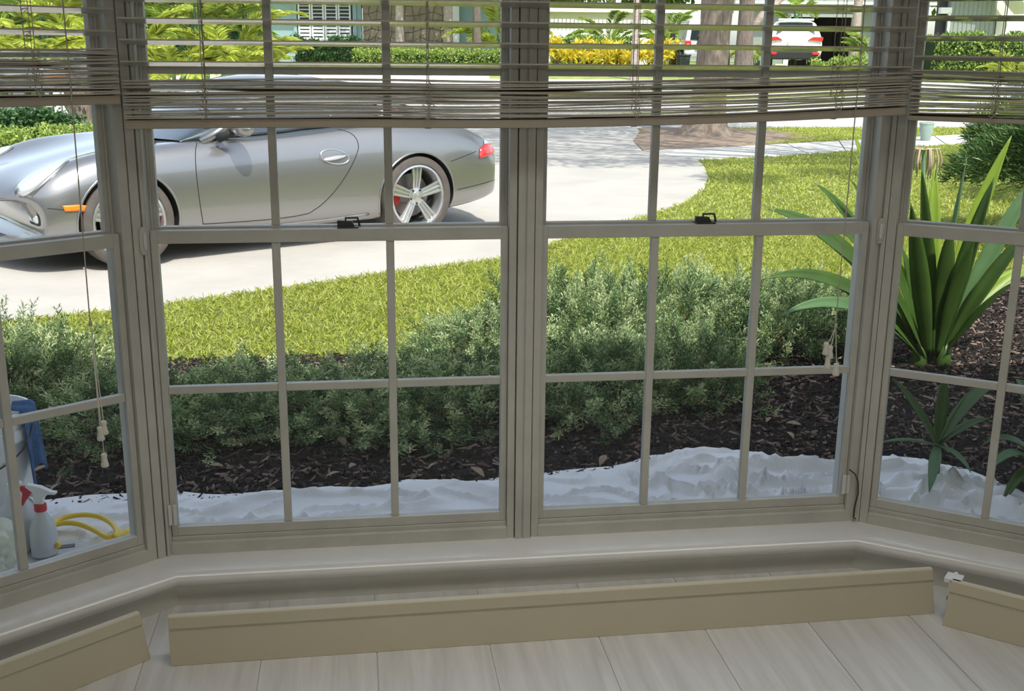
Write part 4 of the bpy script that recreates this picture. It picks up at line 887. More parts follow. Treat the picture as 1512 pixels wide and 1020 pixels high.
jp = G(38, 812, BZ); jg = empty('bleach_jug', (jp.x - .02, jp.y + .03, BZ), ang + .5, 'white plastic jug with a moulded handle behind the spray bottle', 'jug')
MB().lathe([(0, 0), (.052, 0), (.056, .008), (.056, .10), (.048, .14), (.022, .175), (.018, .19), (0, .19)], 24).build('jug_body', m_bottle, jg, smooth=True, auto=40)
MB().lathe([(.022, .188), (.022, .212), (0, .214)], 20).build('cap', m_white, jg, smooth=True, auto=30)
MB().tube([(.018, 0, .175), (.055, 0, .165), (.068, 0, .13), (.054, 0, .09)], .011, 8).build('handle', m_bottle, jg, smooth=True)
def bagf(a, b_):
    t = 2 * PI * b_; k = a * PI; n = mnoise.noise(Vector((math.cos(t) * 2.6 + 3 * a, math.sin(t) * 2.6, a * 5))); n2 = mnoise.noise(Vector((math.cos(t) * 7, math.sin(t) * 7 + 9 * a, a * 11)))
    r_ = (.11 + .05 * n + .022 * n2) * max(.02, math.sin(k) ** .55); return Vector((r_ * math.cos(t), r_ * math.sin(t) * .8, max(0.0, .10 * (1 - math.cos(k)) + .02 * n)))
bp = G(-16, 846, BZ); bag = MB().grid(bagf, 40, 56).build('plastic_bag', m_bag, smooth=True); bag.location = (bp.x, bp.y, BZ + .002); bag.scale = (.8, .8, .8); tag(bag, 'crumpled translucent plastic bag at the bottom left corner', 'bag')
hz = BZ + .03
hp = [G(x, y, hz) for x, y in [(86, 806), (80, 792), (78, 778), (86, 768), (104, 762), (128, 760), (150, 764), (166, 774), (173, 787), (169, 792)]]
hp2 = [G(x, y, hz - .01) for x, y in [(74, 776), (96, 772), (118, 774), (140, 783), (158, 793)]]
def smooth_path(P, n=6):
    out = []
    for i in range(len(P) - 1):
        p0, p1, p2, p3 = P[max(i - 1, 0)], P[i], P[i + 1], P[min(i + 2, len(P) - 1)]
        for k in range(n):
            t = k / n; out.append(.5 * ((2 * p1) + (-p0 + p2) * t + (2 * p0 - 5 * p1 + 4 * p2 - p3) * t * t + (-p0 + 3 * p1 - 3 * p2 + p3) * t ** 3))
    return out + [P[-1]]
tag(MB().tube(smooth_path(hp + [hp[-1] + Vector((.03, .06, -.01)), hp2[-1] + Vector((.02, .02, 0))] + hp2[::-1]), .0085, 10).build('garden_hose', m_hose, smooth=True), 'yellow hose coiled on the drop cloth beside the spray bottle', 'hose')
kn = empty('scraper', G(96, 809, BZ + .006), .2, 'flat dark scraper lying at the end of the yellow hose', 'tool')
MB().box(-.03, .03, -.012, .012, .004, .007).build('blade', m_metal_dk, kn, bevel=.001)
MB().tube([(-.10, .0, .008), (-.03, 0, .008)], .008, 8).build('grip', m_black, kn, smooth=True)
# dry leaves lying on the mulch
m_dry = mat('dry_leaf', (.42, .30, .20), .8, var=.3, scale=30, transl=.2)
def dleaf():
    vs = []; N = 8
    for i in range(N + 1):
        t = i / N; w = .016 * math.sin(PI * min(1, t * .95 + .03)); z = .010 * math.sin(PI * t); vs += [(.085 * (t - .5), w, z + .006), (.085 * (t - .5), 0, z), (.085 * (t - .5), -w, z + .005)]
    return MB().add(vs, [(i * 3 + j, (i + 1) * 3 + j, (i + 1) * 3 + j + 1, i * 3 + j + 1) for i in range(N) for j in range(2)])
dl = dleaf().build('fallen_leaf', m_dry, smooth=True, solid=.001); first = True
LEAVES = [(82, 722, 'tan dry leaf on the mulch left of the yellow hose'), (100, 675, 'dry leaf on the mulch just right of the blue rag'), (128, 673, 'dry leaf on the mulch left of the hanging cord tassels'), (60, 695, 'dry leaf on the mulch below the blue rag'), (492, 703, 'dry leaf at the cloth edge in the middle pane of the left middle window'), (320, 690, 'dry leaf at the foot of the leftmost shaded juniper'),
    (705, 700, 'dry leaf on the mulch just left of the centre mullion'), (640, 690, 'dry leaf on the mulch right of the rightmost muntin of the left middle window'), (1172, 628, 'largest dry leaf on the open mulch below the cord tassels'), (1165, 645, 'dry leaf lowest but one on the open mulch left of the right corner post'), (1180, 668, 'dry leaf nearest the cloth left of the right corner post'), (1135, 622, 'dry leaf beside the end of the juniper row'),
    (345, 640, 'dry leaf caught under the left juniper bush'), (520, 690, 'dry leaf on the mulch under the middle junipers'), (1290, 600, 'dry leaf behind the right corner post'), (1460, 590, 'dry leaf on the mulch right of the young lily'), (890, 682, 'dry leaf at the cloth edge right of the centre mullion'), (505, 655, 'dry leaf in the shade between two middle junipers')]
for (px, py, lab) in LEAVES:
    p = G(px, py, GZ + .03); o = dl if first else dup(dl); first = False
    o.location = (p.x, p.y, GZ + .034); o.rotation_euler = (random.uniform(-.3, .3), random.uniform(-.3, .3), random.uniform(0, 6.28)); sc = random.uniform(.6, 1.0); o.scale = (sc,) * 3
    tag(o, lab, 'leaf', 'fallen leaves on the mulch')
# ------------------------------------------------------------------ across the street: trees, hedges, houses, cars
m_bark = mat('oak_bark', (.34, .27, .21), .95, col2=(.17, .13, .10), scale=9, bump=1.0, bscale=14, stretch=(3, 3, .5))
m_bark2 = mat('dark_bark', (.24, .19, .155), .95, col2=(.09, .075, .06), scale=9, bump=1.0, bscale=14, stretch=(3, 3, .5))
m_palebark = mat('pale_palm_bark', (.50, .42, .35), .95, col2=(.30, .24, .20), scale=6, bump=.6, bscale=12, stretch=(1, 1, 4))
m_oakleaf = leafmat('oak_leaf', (.07, .13, .025), (.24, .34, .06), (.12, .2, .04), .5, .35)
def trunk_mesh(prof, seed=0, n=28, furrow=.035):
    """prof: list of (x,y,z,r)"""
    b = MB(); vs = []; r = random.Random(seed); ph = [r.uniform(0, 6) for _ in range(6)]
    P = []
    for i in range(len(prof) - 1):
        for k in range(5):
            t = k / 5; P.append([prof[i][q] * (1 - t) + prof[i + 1][q] * t for q in range(4)])
    P.append(list(prof[-1])); k0 = len(P)
    for x, y, z, R_ in P:
        for j in range(n):
            a = 2 * PI * j / n; fl = max(0, 1 - z / .7); rr = R_ * (1 + furrow * math.sin(11 * a + ph[0] + z * 1.5) + furrow * math.sin(7 * a + ph[1] - z) + .10 * fl * math.sin(5 * a + ph[2]))
            vs.append((x + rr * math.cos(a), y + rr * math.sin(a), z))
    fs = [(i * n + j, i * n + (j + 1) % n, (i + 1) * n + (j + 1) % n, (i + 1) * n + j) for i in range(k0 - 1) for j in range(n)] + [tuple((k0 - 1) * n + j for j in range(n))]
    return b.add(vs, fs)
def crown(root, n, centres, L0, L1, w0, w1, m, seed=0):
    r = np.random.default_rng(seed); C_ = np.array(centres, float); k = r.integers(0, len(C_), n)
    p = unit(r.normal(size=(n, 3))) * (r.uniform(0, 1, n) ** .4)[:, None] * C_[k, 3:4] * np.array([1, 1, .55]) + C_[k, :3]
    d = unit(r.normal(size=(n, 3)) + np.array([0, 0, .2]))
    V, F = blades(p, d, r.uniform(L0, L1, n), r.uniform(w0, w1, n), .1, .1)
    return link_mesh('crown', np_mesh('crown', V, F), m, root)
oak = empty('oak_tree', (6.0, 17.35, GZ), 0, 'thick grey oak trunk on the verge between the sidewalk and the street', 'tree')
trunk_mesh([(0, 0, -.05, .62), (0, 0, .06, .50), (.01, 0, .18, .40), (.02, 0, .40, .325), (.03, 0, .9, .285), (.08, 0, 2.0, .275), (.12, 0, 3.2, .31), (.15, 0, 3.8, .33)], 2).build('trunk', m_bark, oak, smooth=True)
for i in range(7):
    a = i * .9 + .3; R_ = 2.2 + (i % 3) * .6
    MB().tube([(.15, 0, 3.5), (.15 + R_ * .35 * math.cos(a), R_ * .35 * math.sin(a), 4.5), (.15 + R_ * .75 * math.cos(a + .15), R_ * .75 * math.sin(a + .15), 5.4), (R_ * 1.2 * math.cos(a), R_ * 1.2 * math.sin(a), 6.2)], [.16, .12, .08, .03], 8).build('branch', m_bark, oak, smooth=True)
cc = [(R_ * math.cos(a), R_ * math.sin(a), z, s) for a, R_, z, s in [(0.2, 2.6, 6.2, 1.6), (1.2, 2.8, 6.4, 1.6), (2.2, 3.0, 6.3, 1.7), (3.0, 3.4, 6.0, 1.7), (3.7, 3.2, 6.5, 1.7), (4.5, 3.0, 6.1, 1.6), (5.4, 2.8, 6.4, 1.6), (0, 0, 7.4, 1.9), (3.3, 5.2, 6.2, 1.3), (4.2, 4.8, 6.4, 1.3)]]
crown(oak, 15000, cc, .10, .20, .05, .09, m_oakleaf, 5)
# tree at the right of the lawn, out of view, whose crown overhangs the drive and dapples it
yt = empty('yard_tree', (9.3, 8.6, GZ), 0, 'shade tree right of the lawn with a wide overhanging crown', 'tree')
trunk_mesh([(0, 0, -.05, .5), (0, 0, .2, .36), (-.1, 0, 2.0, .28), (-.5, .1, 4.2, .24)], 12).build('trunk', m_bark, yt, smooth=True)
yc = [(-3.2, 1.2, 7.4, 1.0), (-4.6, .4, 7.6, 1.1), (-5.8, 1.4, 7.5, 1.0), (-4.2, 2.6, 7.8, 1.1), (-6.2, 3.2, 7.6, 1.1), (-2.6, 3.4, 7.2, 1.1), (-5.0, 4.6, 7.8, 1.2), (-1.2, .3, 7.0, 1.2), (-.2, 2.2, 7.4, 1.2), (-7.2, 4.4, 7.5, .9), (-3.6, 5.4, 7.5, 1.2), (-1.4, 4.8, 7.0, 1.2), (.6, .6, 6.6, 1.3), (-5.2, -1.2, 7.4, .9), (-6.4, -.6, 7.4, .9), (-4.0, -1.0, 7.2, .8), (-7.4, 1.0, 7.5, .9), (-2.2, -2.6, 7.0, .8), (-3.8, -3.2, 7.2, .6)]
for k, (x, y, z, r_) in enumerate(yc):
    MB().tube([(-.5, .1, 4.1), (-.5 + (x + .5) * .4, y * .4, 5.6), (x, y, z - .2)], [.11, .07, .02], 6).build('branch', m_bark, yt, smooth=True)
crown(yt, 11000, yc, .10, .20, .05, .09, m_oakleaf, 15)
def shade_tree(px, dist, r0, label, H=3.5, mt=None, lean=(0, 0), crownz=5.5, cr=2.2, nleaf=5000, seed=1):
    p = far(px, dist); t = empty('street_tree', p, 0, label, 'tree', 'trees across the street')
    trunk_mesh([(0, 0, -.1, r0 * 1.5), (0, 0, .15, r0 * 1.2), (lean[0] * .3, lean[1] * .3, H * .4, r0), (lean[0], lean[1], H, r0 * .85)], seed, 20).build('trunk', mt or m_bark2, t, smooth=True)
    if nleaf: crown(t, nleaf, [(lean[0], lean[1], crownz, cr), (lean[0] + 1.5, 0, crownz, cr * .8), (lean[0] - 1.5, 0, crownz + .3, cr * .8)], .15, .28, .06, .12, m_oakleaf, seed)
    return t
t2 = shade_tree(1098, 37, .27, 'dark rough trunk standing right of the thick oak', seed=3)
MB().tube([(.12, 0, 1.6), (.55, 0, 2.15), (1.25, 0, 2.75), (2.3, 0, 3.3)], [.13, .12, .11, .09], 10).build('branch', m_palebark, t2, smooth=True)
shade_tree(937, 37, .11, 'slim pale trunk in front of the yellow plants', mt=m_palebark, seed=4)
shade_tree(591, 46, .17, 'pale palm trunk standing in front of the stone wall', mt=m_palebark, seed=5)
shade_tree(662, 46, .18, 'brown trunk at the right end of the stone wall', mt=m_palebark, seed=6)
shade_tree(704, 44, .16, 'dark trunk beside the bright green tree', seed=7)
shade_tree(1260, 44, .17, 'reddish palm trunk beside the open garage', mt=m_palebark, seed=8, nleaf=0)
# palms with feather fronds
m_palm = leafmat('palm_leaflet', (.36, .44, .05), (.78, .78, .22), (.52, .60, .08), .45, .45)
m_palm2 = leafmat('green_palm_leaflet', (.16, .26, .04), (.50, .58, .12), (.30, .42, .06), .45, .4)
def frond_mesh(L=1.7, n=44, seed=0, ll=.42):
    r = np.random.default_rng(seed); t = np.linspace(.12, 1, n)
    x = L * t * (1 - .15 * t); z = L * (.55 * t - .62 * t * t); P = np.stack([x, np.zeros(n), z], 1)
    tg = unit(np.gradient(P, axis=0)); B = []; Dn = []; Ls = []
    for sg in (1, -1):
        d = unit(tg * .75 + np.array([0, sg * .8, 0]) + np.array([0, 0, .12]) + r.normal(0, .08, (n, 3))); B.append(P); Dn.append(d); Ls.append(ll * np.sin(PI * (t * .82 + .12)) + .05)
    B = np.concatenate(B); Dn = np.concatenate(Dn); Ls = np.concatenate(Ls)
    V, F = blades(B, Dn, Ls, np.full(len(B), .040), .15, .25)
    k = 12; tt = np.linspace(0, 1, k); rp = np.stack([L * tt * (1 - .15 * tt), 0 * tt, L * (.55 * tt - .62 * tt * tt)], 1)
    w = .014 * (1 - .8 * tt); A_ = rp + np.stack([0 * w, w, 0 * w], 1); B_ = rp - np.stack([0 * w, w, 0 * w], 1); o = len(V)
    RV = np.concatenate([A_, B_]); RF = np.concatenate([np.array([[o + i, o + i + 1, o + k + i + 1], [o + i, o + k + i + 1, o + k + i]]) for i in range(k - 1)])
    return np_mesh('frond', np.concatenate([V, RV]), np.concatenate([F, RF]))
FM = [frond_mesh(1.7, 44, s) for s in range(3)]
for m_ in FM: m_.materials.append(m_palm)
FM2 = [frond_mesh(1.6, 36, 7 + s) for s in range(2)]
for m_ in FM2: m_.materials.append(m_palm2)
def palm(loc, n, sc, base, label, meshes=FM, stems=True, seed=0, group='feather palms'):
    r = random.Random(seed); t = empty('areca_palm', loc, 0, label, 'palm', group)
    b = MB()
    for i in range(n):
        a = i * 2.4 + r.uniform(-.3, .3); s = sc * r.uniform(.75, 1.1); hb_ = base * r.uniform(.5, 1.15); rr = r.uniform(.05, .35)
        f = bpy.data.objects.new('frond', meshes[i % len(meshes)]); COL.objects.link(f); f.parent = t; f.location = (rr * math.cos(a), rr * math.sin(a), hb_); f.rotation_euler = (r.uniform(-.2, .2), -r.uniform(.0, .95), a); f.scale = (s, s, s)
        if stems: b.tube([(rr * .5 * math.cos(a), rr * .5 * math.sin(a), 0), (rr * math.cos(a), rr * math.sin(a), hb_)], .03, 5)
    if stems: b.build('canes', m_lilyp, t)
    return t
for i, (px, d, n, sc, base, lab) in enumerate([(-30, 23, 15, 1.0, 1.2, 'yellow-green feather palm at the top left corner'), (45, 22.5, 16, .95, 1.05, 'yellow-green feather palm behind the left blind'), (120, 24, 15, 1.0, 1.15, 'yellow-green feather palm left of the corner post'),
        (195, 25, 16, 1.0, 1.1, 'yellow-green feather palm behind the corner post'), (262, 24, 18, 1.0, 1.05, 'yellow-green feather palm at the left end of the wide blind'), (335, 25, 17, 1.0, 1.05, 'full yellow-green feather palm above the car mirror'), (385, 27, 12, .85, .75, 'small feather palm at the right end of the palm row, before the shuttered window')]):
    palm(far(px, d), n, sc, base, lab, seed=i)
    if i < 6:
        p = far(px + 30, d + 4); palm(p, 12, 1.25, 2.0, ['tall palm rising behind the top left corner', 'tall palm behind the left blind cords', 'tall palm behind the left window stile', 'tall palm behind the corner post', 'tall palm behind the wide blind left end', 'tall palm behind the car windscreen'][i], meshes=FM if i % 2 else FM2, seed=20 + i, group='tall palms at the back')
for i, (px, d, n, sc, base, lab, fmz) in enumerate([(985, 47, 12, 1.3, 1.2, 'green palm behind the yellow plants beside the off-road car', FM2), (895, 49, 11, 1.2, 1.3, 'green palm in front of the white board fence', FM2), (1118, 46, 9, .9, .5, 'bright palm between the dark trunk and the parked car', FM), (1285, 42, 10, 1.0, .7, 'green palm right of the open garage', FM2), (1505, 37, 12, .9, .25, 'low bright palm at the right end of the tall hedge', FM), (735, 46, 12, 1.5, 1.3, 'bright green feathery tree behind the centre mullion', FM), (1170, 47, 8, 1.0, 2.7, 'pale palm top in front of the garage gable', FM2)]):
    palm(far(px, d), n, sc, base, lab, meshes=fmz, seed=40 + i, group='palms across the street')
# brown rough palm trunk and white post by the left hedge
p = WY(122, 190, 18.6); tr = empty('palm_stump', (p.x, p.y, GZ), 0, 'rough brown palm trunk right of the white post', 'palm trunk')
trunk_mesh([(0, 0, -.05, .26), (0, 0, .5, .20), (-.05, 0, .8, .18), (-.07, 0, 1.05, .17)], 9, 18, .08).build('trunk', m_bark2, tr, smooth=True)
b = MB()
for i in range(40):
    a = random.uniform(0, 6.28); z = random.uniform(.15, 1.0); b.tube([(.17 * math.cos(a) - .06 * z, .17 * math.sin(a), z), (.27 * math.cos(a) - .06 * z, .27 * math.sin(a), z + .13)], [.04, .012], 4)
b.build('leaf_bases', m_bark2, tr)
p = WY(93, 187, 19.0); pm = empty('mailbox_post', (p.x, p.y, GZ), 0, 'white post by the street behind the dark hedge', 'post')
MB().box(-.11, .0, -.055, .055, 0, .95).build('post', m_white, pm, bevel=.01); MB().box(.04, .14, -.05, .05, 0, .85).build('brace', m_white, pm, bevel=.01)
# hedges
m_hdark = leafmat('dark_hedge_leaf', (.02, .06, .02), (.10, .20, .06), (.04, .10, .03), .35, .15); m_hlight = leafmat('light_hedge_leaf', (.14, .24, .05), (.52, .58, .16), (.30, .42, .08), .45, .3)
m_hmid = leafmat('hedge_leaf', (.08, .16, .03), (.44, .54, .12), (.2, .32, .06), .4, .25); m_core = mat('hedge_core', (.02, .04, .012), .95)
def hedge(loc, rz_, L, D_, H, n, l0, l1, m, label, seed=0, top=.1, name='hedge', group='hedges'):
    r = np.random.default_rng(seed); root = empty(name, loc, rz_, label, 'hedge', group)
    MB().box(-L / 2 + .08, L / 2 - .08, -D_ / 2 + .08, D_ / 2 - .08, 0, H - .12).build('branches', m_core, root, bevel=.05)
    u = r.uniform(-.5, .5, n); face = r.uniform(0, 1, n); v = r.uniform(0, 1, n); k = face < .45
    x = u * L; y = np.where(k, (v - .5) * D_, np.where(face < .75, -D_ / 2, D_ / 2)); z = np.where(k, H, v * H); e = (np.sin(x * 3.1 + seed) * .5 + np.sin(x * 7.7) * .35) * top; z = z * (1 + e)
    p = np.stack([x, y, z], 1) + r.normal(0, .05, (n, 3)); p[:, 2] = np.maximum(p[:, 2], .02); d = unit(r.normal(size=(n, 3)) + np.stack([0 * x, np.where(k, 0, np.sign(y) * .8), np.where(k, .9, .3)], 1))
    V, F = blades(p, d, r.uniform(l0, l1, n), r.uniform(l0, l1, n) * .5, .15, .1, .5); link_mesh('foliage', np_mesh('foliage', V, F), m, root); return root
def hpx(px0, px1, dist, H, D_, n, l0, l1, m, label, seed, **k):
    a, b_ = far(px0, dist), far(px1, dist); c_ = (a + b_) / 2; L = (b_ - a).length; return hedge((c_.x, c_.y, gz(c_.y)), math.atan2((b_ - a).y, (b_ - a).x), L, D_, H, n, l0, l1, m, label, seed, **k)
a = WY(-25, 205, 15.6); b_ = WY(104, 205, 16.8)
hedge(((a.x + b_.x) / 2, (a.y + b_.y) / 2, GZ), math.atan2(b_.y - a.y, b_.x - a.x), (b_ - a).length, .7, .36, 5200, .06, .12, m_hdark, 'low dark green hedge beyond the car bonnet', 2, top=.3)
a = WY(-20, 220, 14.6); b_ = WY(40, 220, 14.9); hedge(((a.x + b_.x) / 2, (a.y + b_.y) / 2, GZ), 0, (b_ - a).length, .6, .20, 1800, .05, .10, m_hlight, 'low light green ground cover in front of the dark hedge', 3, top=.3)
a = WY(68, 215, 14.8); b_ = WY(150, 215, 15.4); hedge(((a.x + b_.x) / 2, (a.y + b_.y) / 2, GZ), .1, (b_ - a).length, .6, .26, 2200, .05, .10, m_hlight, 'light green leafy plants left of the corner post beyond the bonnet', 4, top=.3)
hpx(525, 745, 43, .62, .9, 6500, .07, .14, m_hlight, 'clipped light green hedge in front of the stone wall', 5)
hpx(436, 540, 46, .95, .9, 3500, .08, .16, m_hdark, 'dark green shrubs under the shuttered window', 6, top=.25)
hpx(1368, 1620, 40, 1.42, 1.4, 12000, .09, .18, m_hmid, 'tall glossy green hedge in front of the grey house at the right', 7, top=.12)
hpx(1202, 1318, 40, .55, .8, 4200, .08, .15, m_hlight, 'loose flowering shrubs in front of the garage', 8, top=.4)
hpx(810, 935, 47, 1.15, .6, 3000, .08, .16, m_hmid, 'green hedge behind the yellow plants', 9)
hpx(-60, 160, 33, .5, 1.0, 3500, .08, .18, m_hlight, 'sunlit ground cover across the street at the left', 10, top=.4)
hedge((-15.5, 8.5, GZ), PI / 2, 16, 1.2, 3.0, 6000, .14, .26, m_hmid, 'added tall hedge out of view left of the driveway, for car reflections', 11, top=.15)  # unseen hedge, added so the car's nose reflects greenery instead of sky
hpx(-140, 392, 38, 2.6, 1.4, 9000, .16, .30, m_hdark, 'tall dark hedge behind the feather palms at the left', 12, top=.12)
for i, (px, dd, lab) in enumerate([(330, 64, 'broad tree far behind the palms'), (480, 66, 'broad tree behind the shuttered house'), (620, 63, 'broad tree behind the stone wall'), (770, 65, 'broad tree behind the centre mullion'), (900, 68, 'broad tree behind the white board fence'), (1040, 66, 'broad tree behind the off-road car'), (1330, 62, 'broad tree between the garage and the grey house'), (1480, 60, 'broad tree behind the grey house'), (1640, 58, 'broad tree beyond the right edge'), (1800, 56, 'broad tree farthest to the right')]):
    p = far(px, dd); t = empty('background_tree', p, 0, lab, 'tree', 'trees behind the houses')
    trunk_mesh([(0, 0, -.1, .4), (0, 0, .4, .3), (.1, 0, 2.5, .25), (0, 0, 4.5, .2)], 70 + i, 14).build('trunk', m_bark2, t, smooth=True)
    crown(t, 2600, [(0, 0, 5.0, 2.8), (2.4, 0, 4.2, 2.2), (-2.4, .5, 4.3, 2.2), (0, 1, 6.5, 2.2)], .35, .6, .2, .35, m_oakleaf, 80 + i)
# yellow crotons
m_crot = leafmat('yellow_croton_leaf', (.62, .50, .04), (.95, .85, .16), (.85, .68, .05), .4, .35)
for i, px in enumerate((822, 845, 868, 890, 913, 935, 957, 975, 996)):
    r = np.random.default_rng(60 + i); p = far(px, 43.5 - (i % 2)); t = empty('croton_plant', p, i, ['yellow-leaved plant next to the centre mullion, first of the row', 'second yellow-leaved plant from the centre mullion', 'third yellow-leaved plant from the centre mullion', 'fourth yellow-leaved plant from the centre mullion', 'fifth yellow-leaved plant, left of the slim pale trunk', 'yellow-leaved plant behind the slim pale trunk', 'yellow-leaved plant just right of the slim pale trunk', 'yellow-leaved plant second from the off-road car', 'yellow-leaved plant beside the off-road car, last of the row'][i], 'plant', 'yellow plants in a row')
    n = 420; k = r.integers(0, 11, n); ca = r.uniform(0, 6.28, 11); cr2 = r.uniform(.05, .42, 11); cz_ = r.uniform(.35, .85, 11)
    org = np.stack([cr2[k] * np.cos(ca[k]), cr2[k] * np.sin(ca[k]), cz_[k] * r.uniform(.55, 1, n)], 1); d = unit(r.normal(0, .6, (n, 3)) + np.array([0, 0, .75]))
    V, F = blades(org, d, r.uniform(.18, .34, n), r.uniform(.04, .07, n), .2, .25); link_mesh('foliage', np_mesh('foliage', V, F), m_crot, t); t.scale = (1.15, 1.15, 1.35)
    b = MB()
    for q in range(11): b.tube([(0, 0, 0), (cr2[q] * math.cos(ca[q]), cr2[q] * math.sin(ca[q]), cz_[q])], .012, 4)
    b.build('stems', m_twig, t)
# house with shutters and stone wall
m_blue = mat('blue_grey_siding', (.30, .42, .45), .7, var=.06); m_shut = mat('white_louvre', (.72, .73, .74), .5); m_dark = mat('dark_interior', (.03, .032, .035), .6); m_trimw = mat('white_trim', (.80, .80, .78), .5)
m_stone = mat('tan_flagstone', (.42, .34, .25), .9, col2=(.22, .17, .125), scale=1.2, bump=.5, bscale=8); m_mortar = mat('mortar', (.20, .17, .14), .95)
HD = 50.0
pa, pb = far(395, HD), far(745, HD); hx = (pb - pa).length; ha = math.atan2((pb - pa).y, (pb - pa).x)
hs = empty('house', pa, ha, 'blue-grey house with shuttered window and stone wall across the street', 'house'); kx = hx / 350.0
X = lambda px: (px - 395) * kx
MB().box(0, X(535), 0, .3, 0, 3.4).box(X(668), X(745), .6, .9, 0, 3.4).build('wall', m_blue, hs)
MB().box(X(380), X(760), -1.1, .8, 3.05, 3.25).build('roof_eave', m_trimw, hs)
MB().prism([(-1.2, 3.25), (4, 5.4), (4, 3.25)], X(370), X(770), Matrix.Rotation(PI / 2, 4, 'Z') @ Matrix.Rotation(PI / 2, 4, 'X')).build('roof', m_ceil, hs)
wz0, wz1 = .95, 2.75
wn = MB().box(X(441), X(523), -.06, .02, wz0, wz1).build('window', m_dark, hs)
for k in range(4):
    xa = X(443) + k * (X(521) - X(443)) / 4; xb = xa + (X(521) - X(443)) / 4 - .03
    MB().box(xa, xa + .07, -.11, -.06, wz0, wz1).box(xb - .07, xb, -.11, -.06, wz0, wz1).box(xa, xb, -.11, -.06, wz0, wz0 + .08).box(xa, xb, -.11, -.06, wz1 - .08, wz1).box(xa, xb, -.11, -.06, 1.78, 1.88).build('shutter', m_shut, wn)
    for q in range(11):
        z = wz0 + .14 + q * .155
        if abs(z - 1.8) < .1: continue
        Mx = Matrix.Translation(((xa + xb) / 2, -.085, z)) @ Matrix.Rotation(.5 if q > 5 else 1.25, 4, 'X'); MB().box(-(xb - xa) / 2 + .07, (xb - xa) / 2 - .07, -.05, .05, -.008, .008, Mx).build('louvre', m_shut, wn)
MB().box(X(436), X(441), -.1, .0, wz0 - .1, wz1 + .1).build('window_trim', m_blue, hs); MB().box(X(523), X(528), -.1, 0, wz0 - .1, wz1 + .1).build('window_trim', m_blue, hs)
sw_ = MB().box(X(537), X(664), .0, .35, 0, 3.3).build('stone_wall', m_mortar, hs)
rr = random.Random(4); nx, nz_ = 12, 9; gx = [[(X(537) + (i + (rr.uniform(-.32, .32) if 0 < i < nx else 0)) * (X(664) - X(537)) / nx, (j + (rr.uniform(-.32, .32) if 0 < j < nz_ else 0)) * 3.3 / nz_) for j in range(nz_ + 1)] for i in range(nx + 1)]
for i in range(nx):
    for j in range(nz_):
        q = [gx[i][j], gx[i + 1][j], gx[i + 1][j + 1], gx[i][j + 1]]; cx = sum(v[0] for v in q) / 4; cz2 = sum(v[1] for v in q) / 4
        poly = [(cx + (v[0] - cx) * .92, cz2 + (v[1] - cz2) * .92) for v in q]; dp = rr.uniform(.03, .09)
        MB().prism(poly, 0, dp, Matrix.Rotation(PI / 2, 4, 'X')).build('stone', m_stone, sw_)
MB().box(X(668), X(678), -.1, .1, 0, 3.1).build('porch_post', m_trimw, hs)
# white board fence
pa, pb = far(806, 51), far(960, 51); fn = empty('board_fence', pa, math.atan2((pb - pa).y, (pb - pa).x), 'white vertical board fence behind the yellow plants', 'fence'); L = (pb - pa).length
for i in range(26): MB().box(i * L / 26, (i + 1) * L / 26 - .05, -.02 - (i % 2) * .02, .02, 0, 2.05).build('board', m_trimw, fn)
MB().box(0, L, .02, .06, .3, .4).build('rail', m_trimw, fn); MB().box(0, L, .02, .06, 1.7, 1.8).build('rail', m_trimw, fn)
pa2, pb2 = far(760, 56), far(990, 56); sh = empty('garden_house', pa2, math.atan2((pb2 - pa2).y, (pb2 - pa2).x), 'low pale roof showing above the white board fence', 'house'); L2 = (pb2 - pa2).length
MB().box(0, L2, 0, 3, 0, 2.5).build('wall', m_ext, sh); MB().box(-.4, L2 + .4, -.6, 3.4, 2.5, 2.75).build('roof', m_ceil, sh)
# open garage house
m_grn = mat('grey_green_siding', (.26, .29, .26), .75, var=.06); m_garint = mat('garage_inside', (.05, .048, .045), .9)
pa, pb = far(1090, 53), far(1360, 53); L = (pb - pa).length; kx = L / 270.0; X = lambda px: (px - 1090) * kx
gh = empty('garage_house', pa, math.atan2((pb - pa).y, (pb - pa).x), 'grey-green house with an open dark garage behind the white car', 'house')
MB().box(X(1090), X(1160), 0, .3, 0, 3.4).box(X(1256), X(1360), 0, .3, 0, 3.4).box(X(1160), X(1256), 0, .3, 2.30, 3.4).build('wall', m_grn, gh)
MB().box(X(1156), X(1163), -.08, .1, 0, 2.42).box(X(1253), X(1260), -.08, .1, 0, 2.42).box(X(1156), X(1260), -.08, .1, 2.30, 2.44).build('garage_trim', m_trimw, gh)
MB().box(X(1155), X(1262), 4, 4.1, 0, 2.6).box(X(1155), X(1157), .3, 4, 0, 2.6).box(X(1260), X(1262), .3, 4, 0, 2.6).box(X(1155), X(1262), .3, 4.1, 2.5, 2.6).build('garage_inside', m_garint, gh)
MB().box(X(1190), X(1230), 3.4, 3.9, 1.5, 2.1).build('storage_shelf', m_bark2, gh, bevel=.02)
MB().box(X(1075), X(1372), -1.0, .4, 2.85, 3.1).build('roof_eave', m_trimw, gh)
MB().prism([(-1.1, 3.1), (4, 5.2), (4, 3.1)], X(1070), X(1375), Matrix.Rotation(PI / 2, 4, 'Z') @ Matrix.Rotation(PI / 2, 4, 'X')).build('roof', m_ceil, gh)
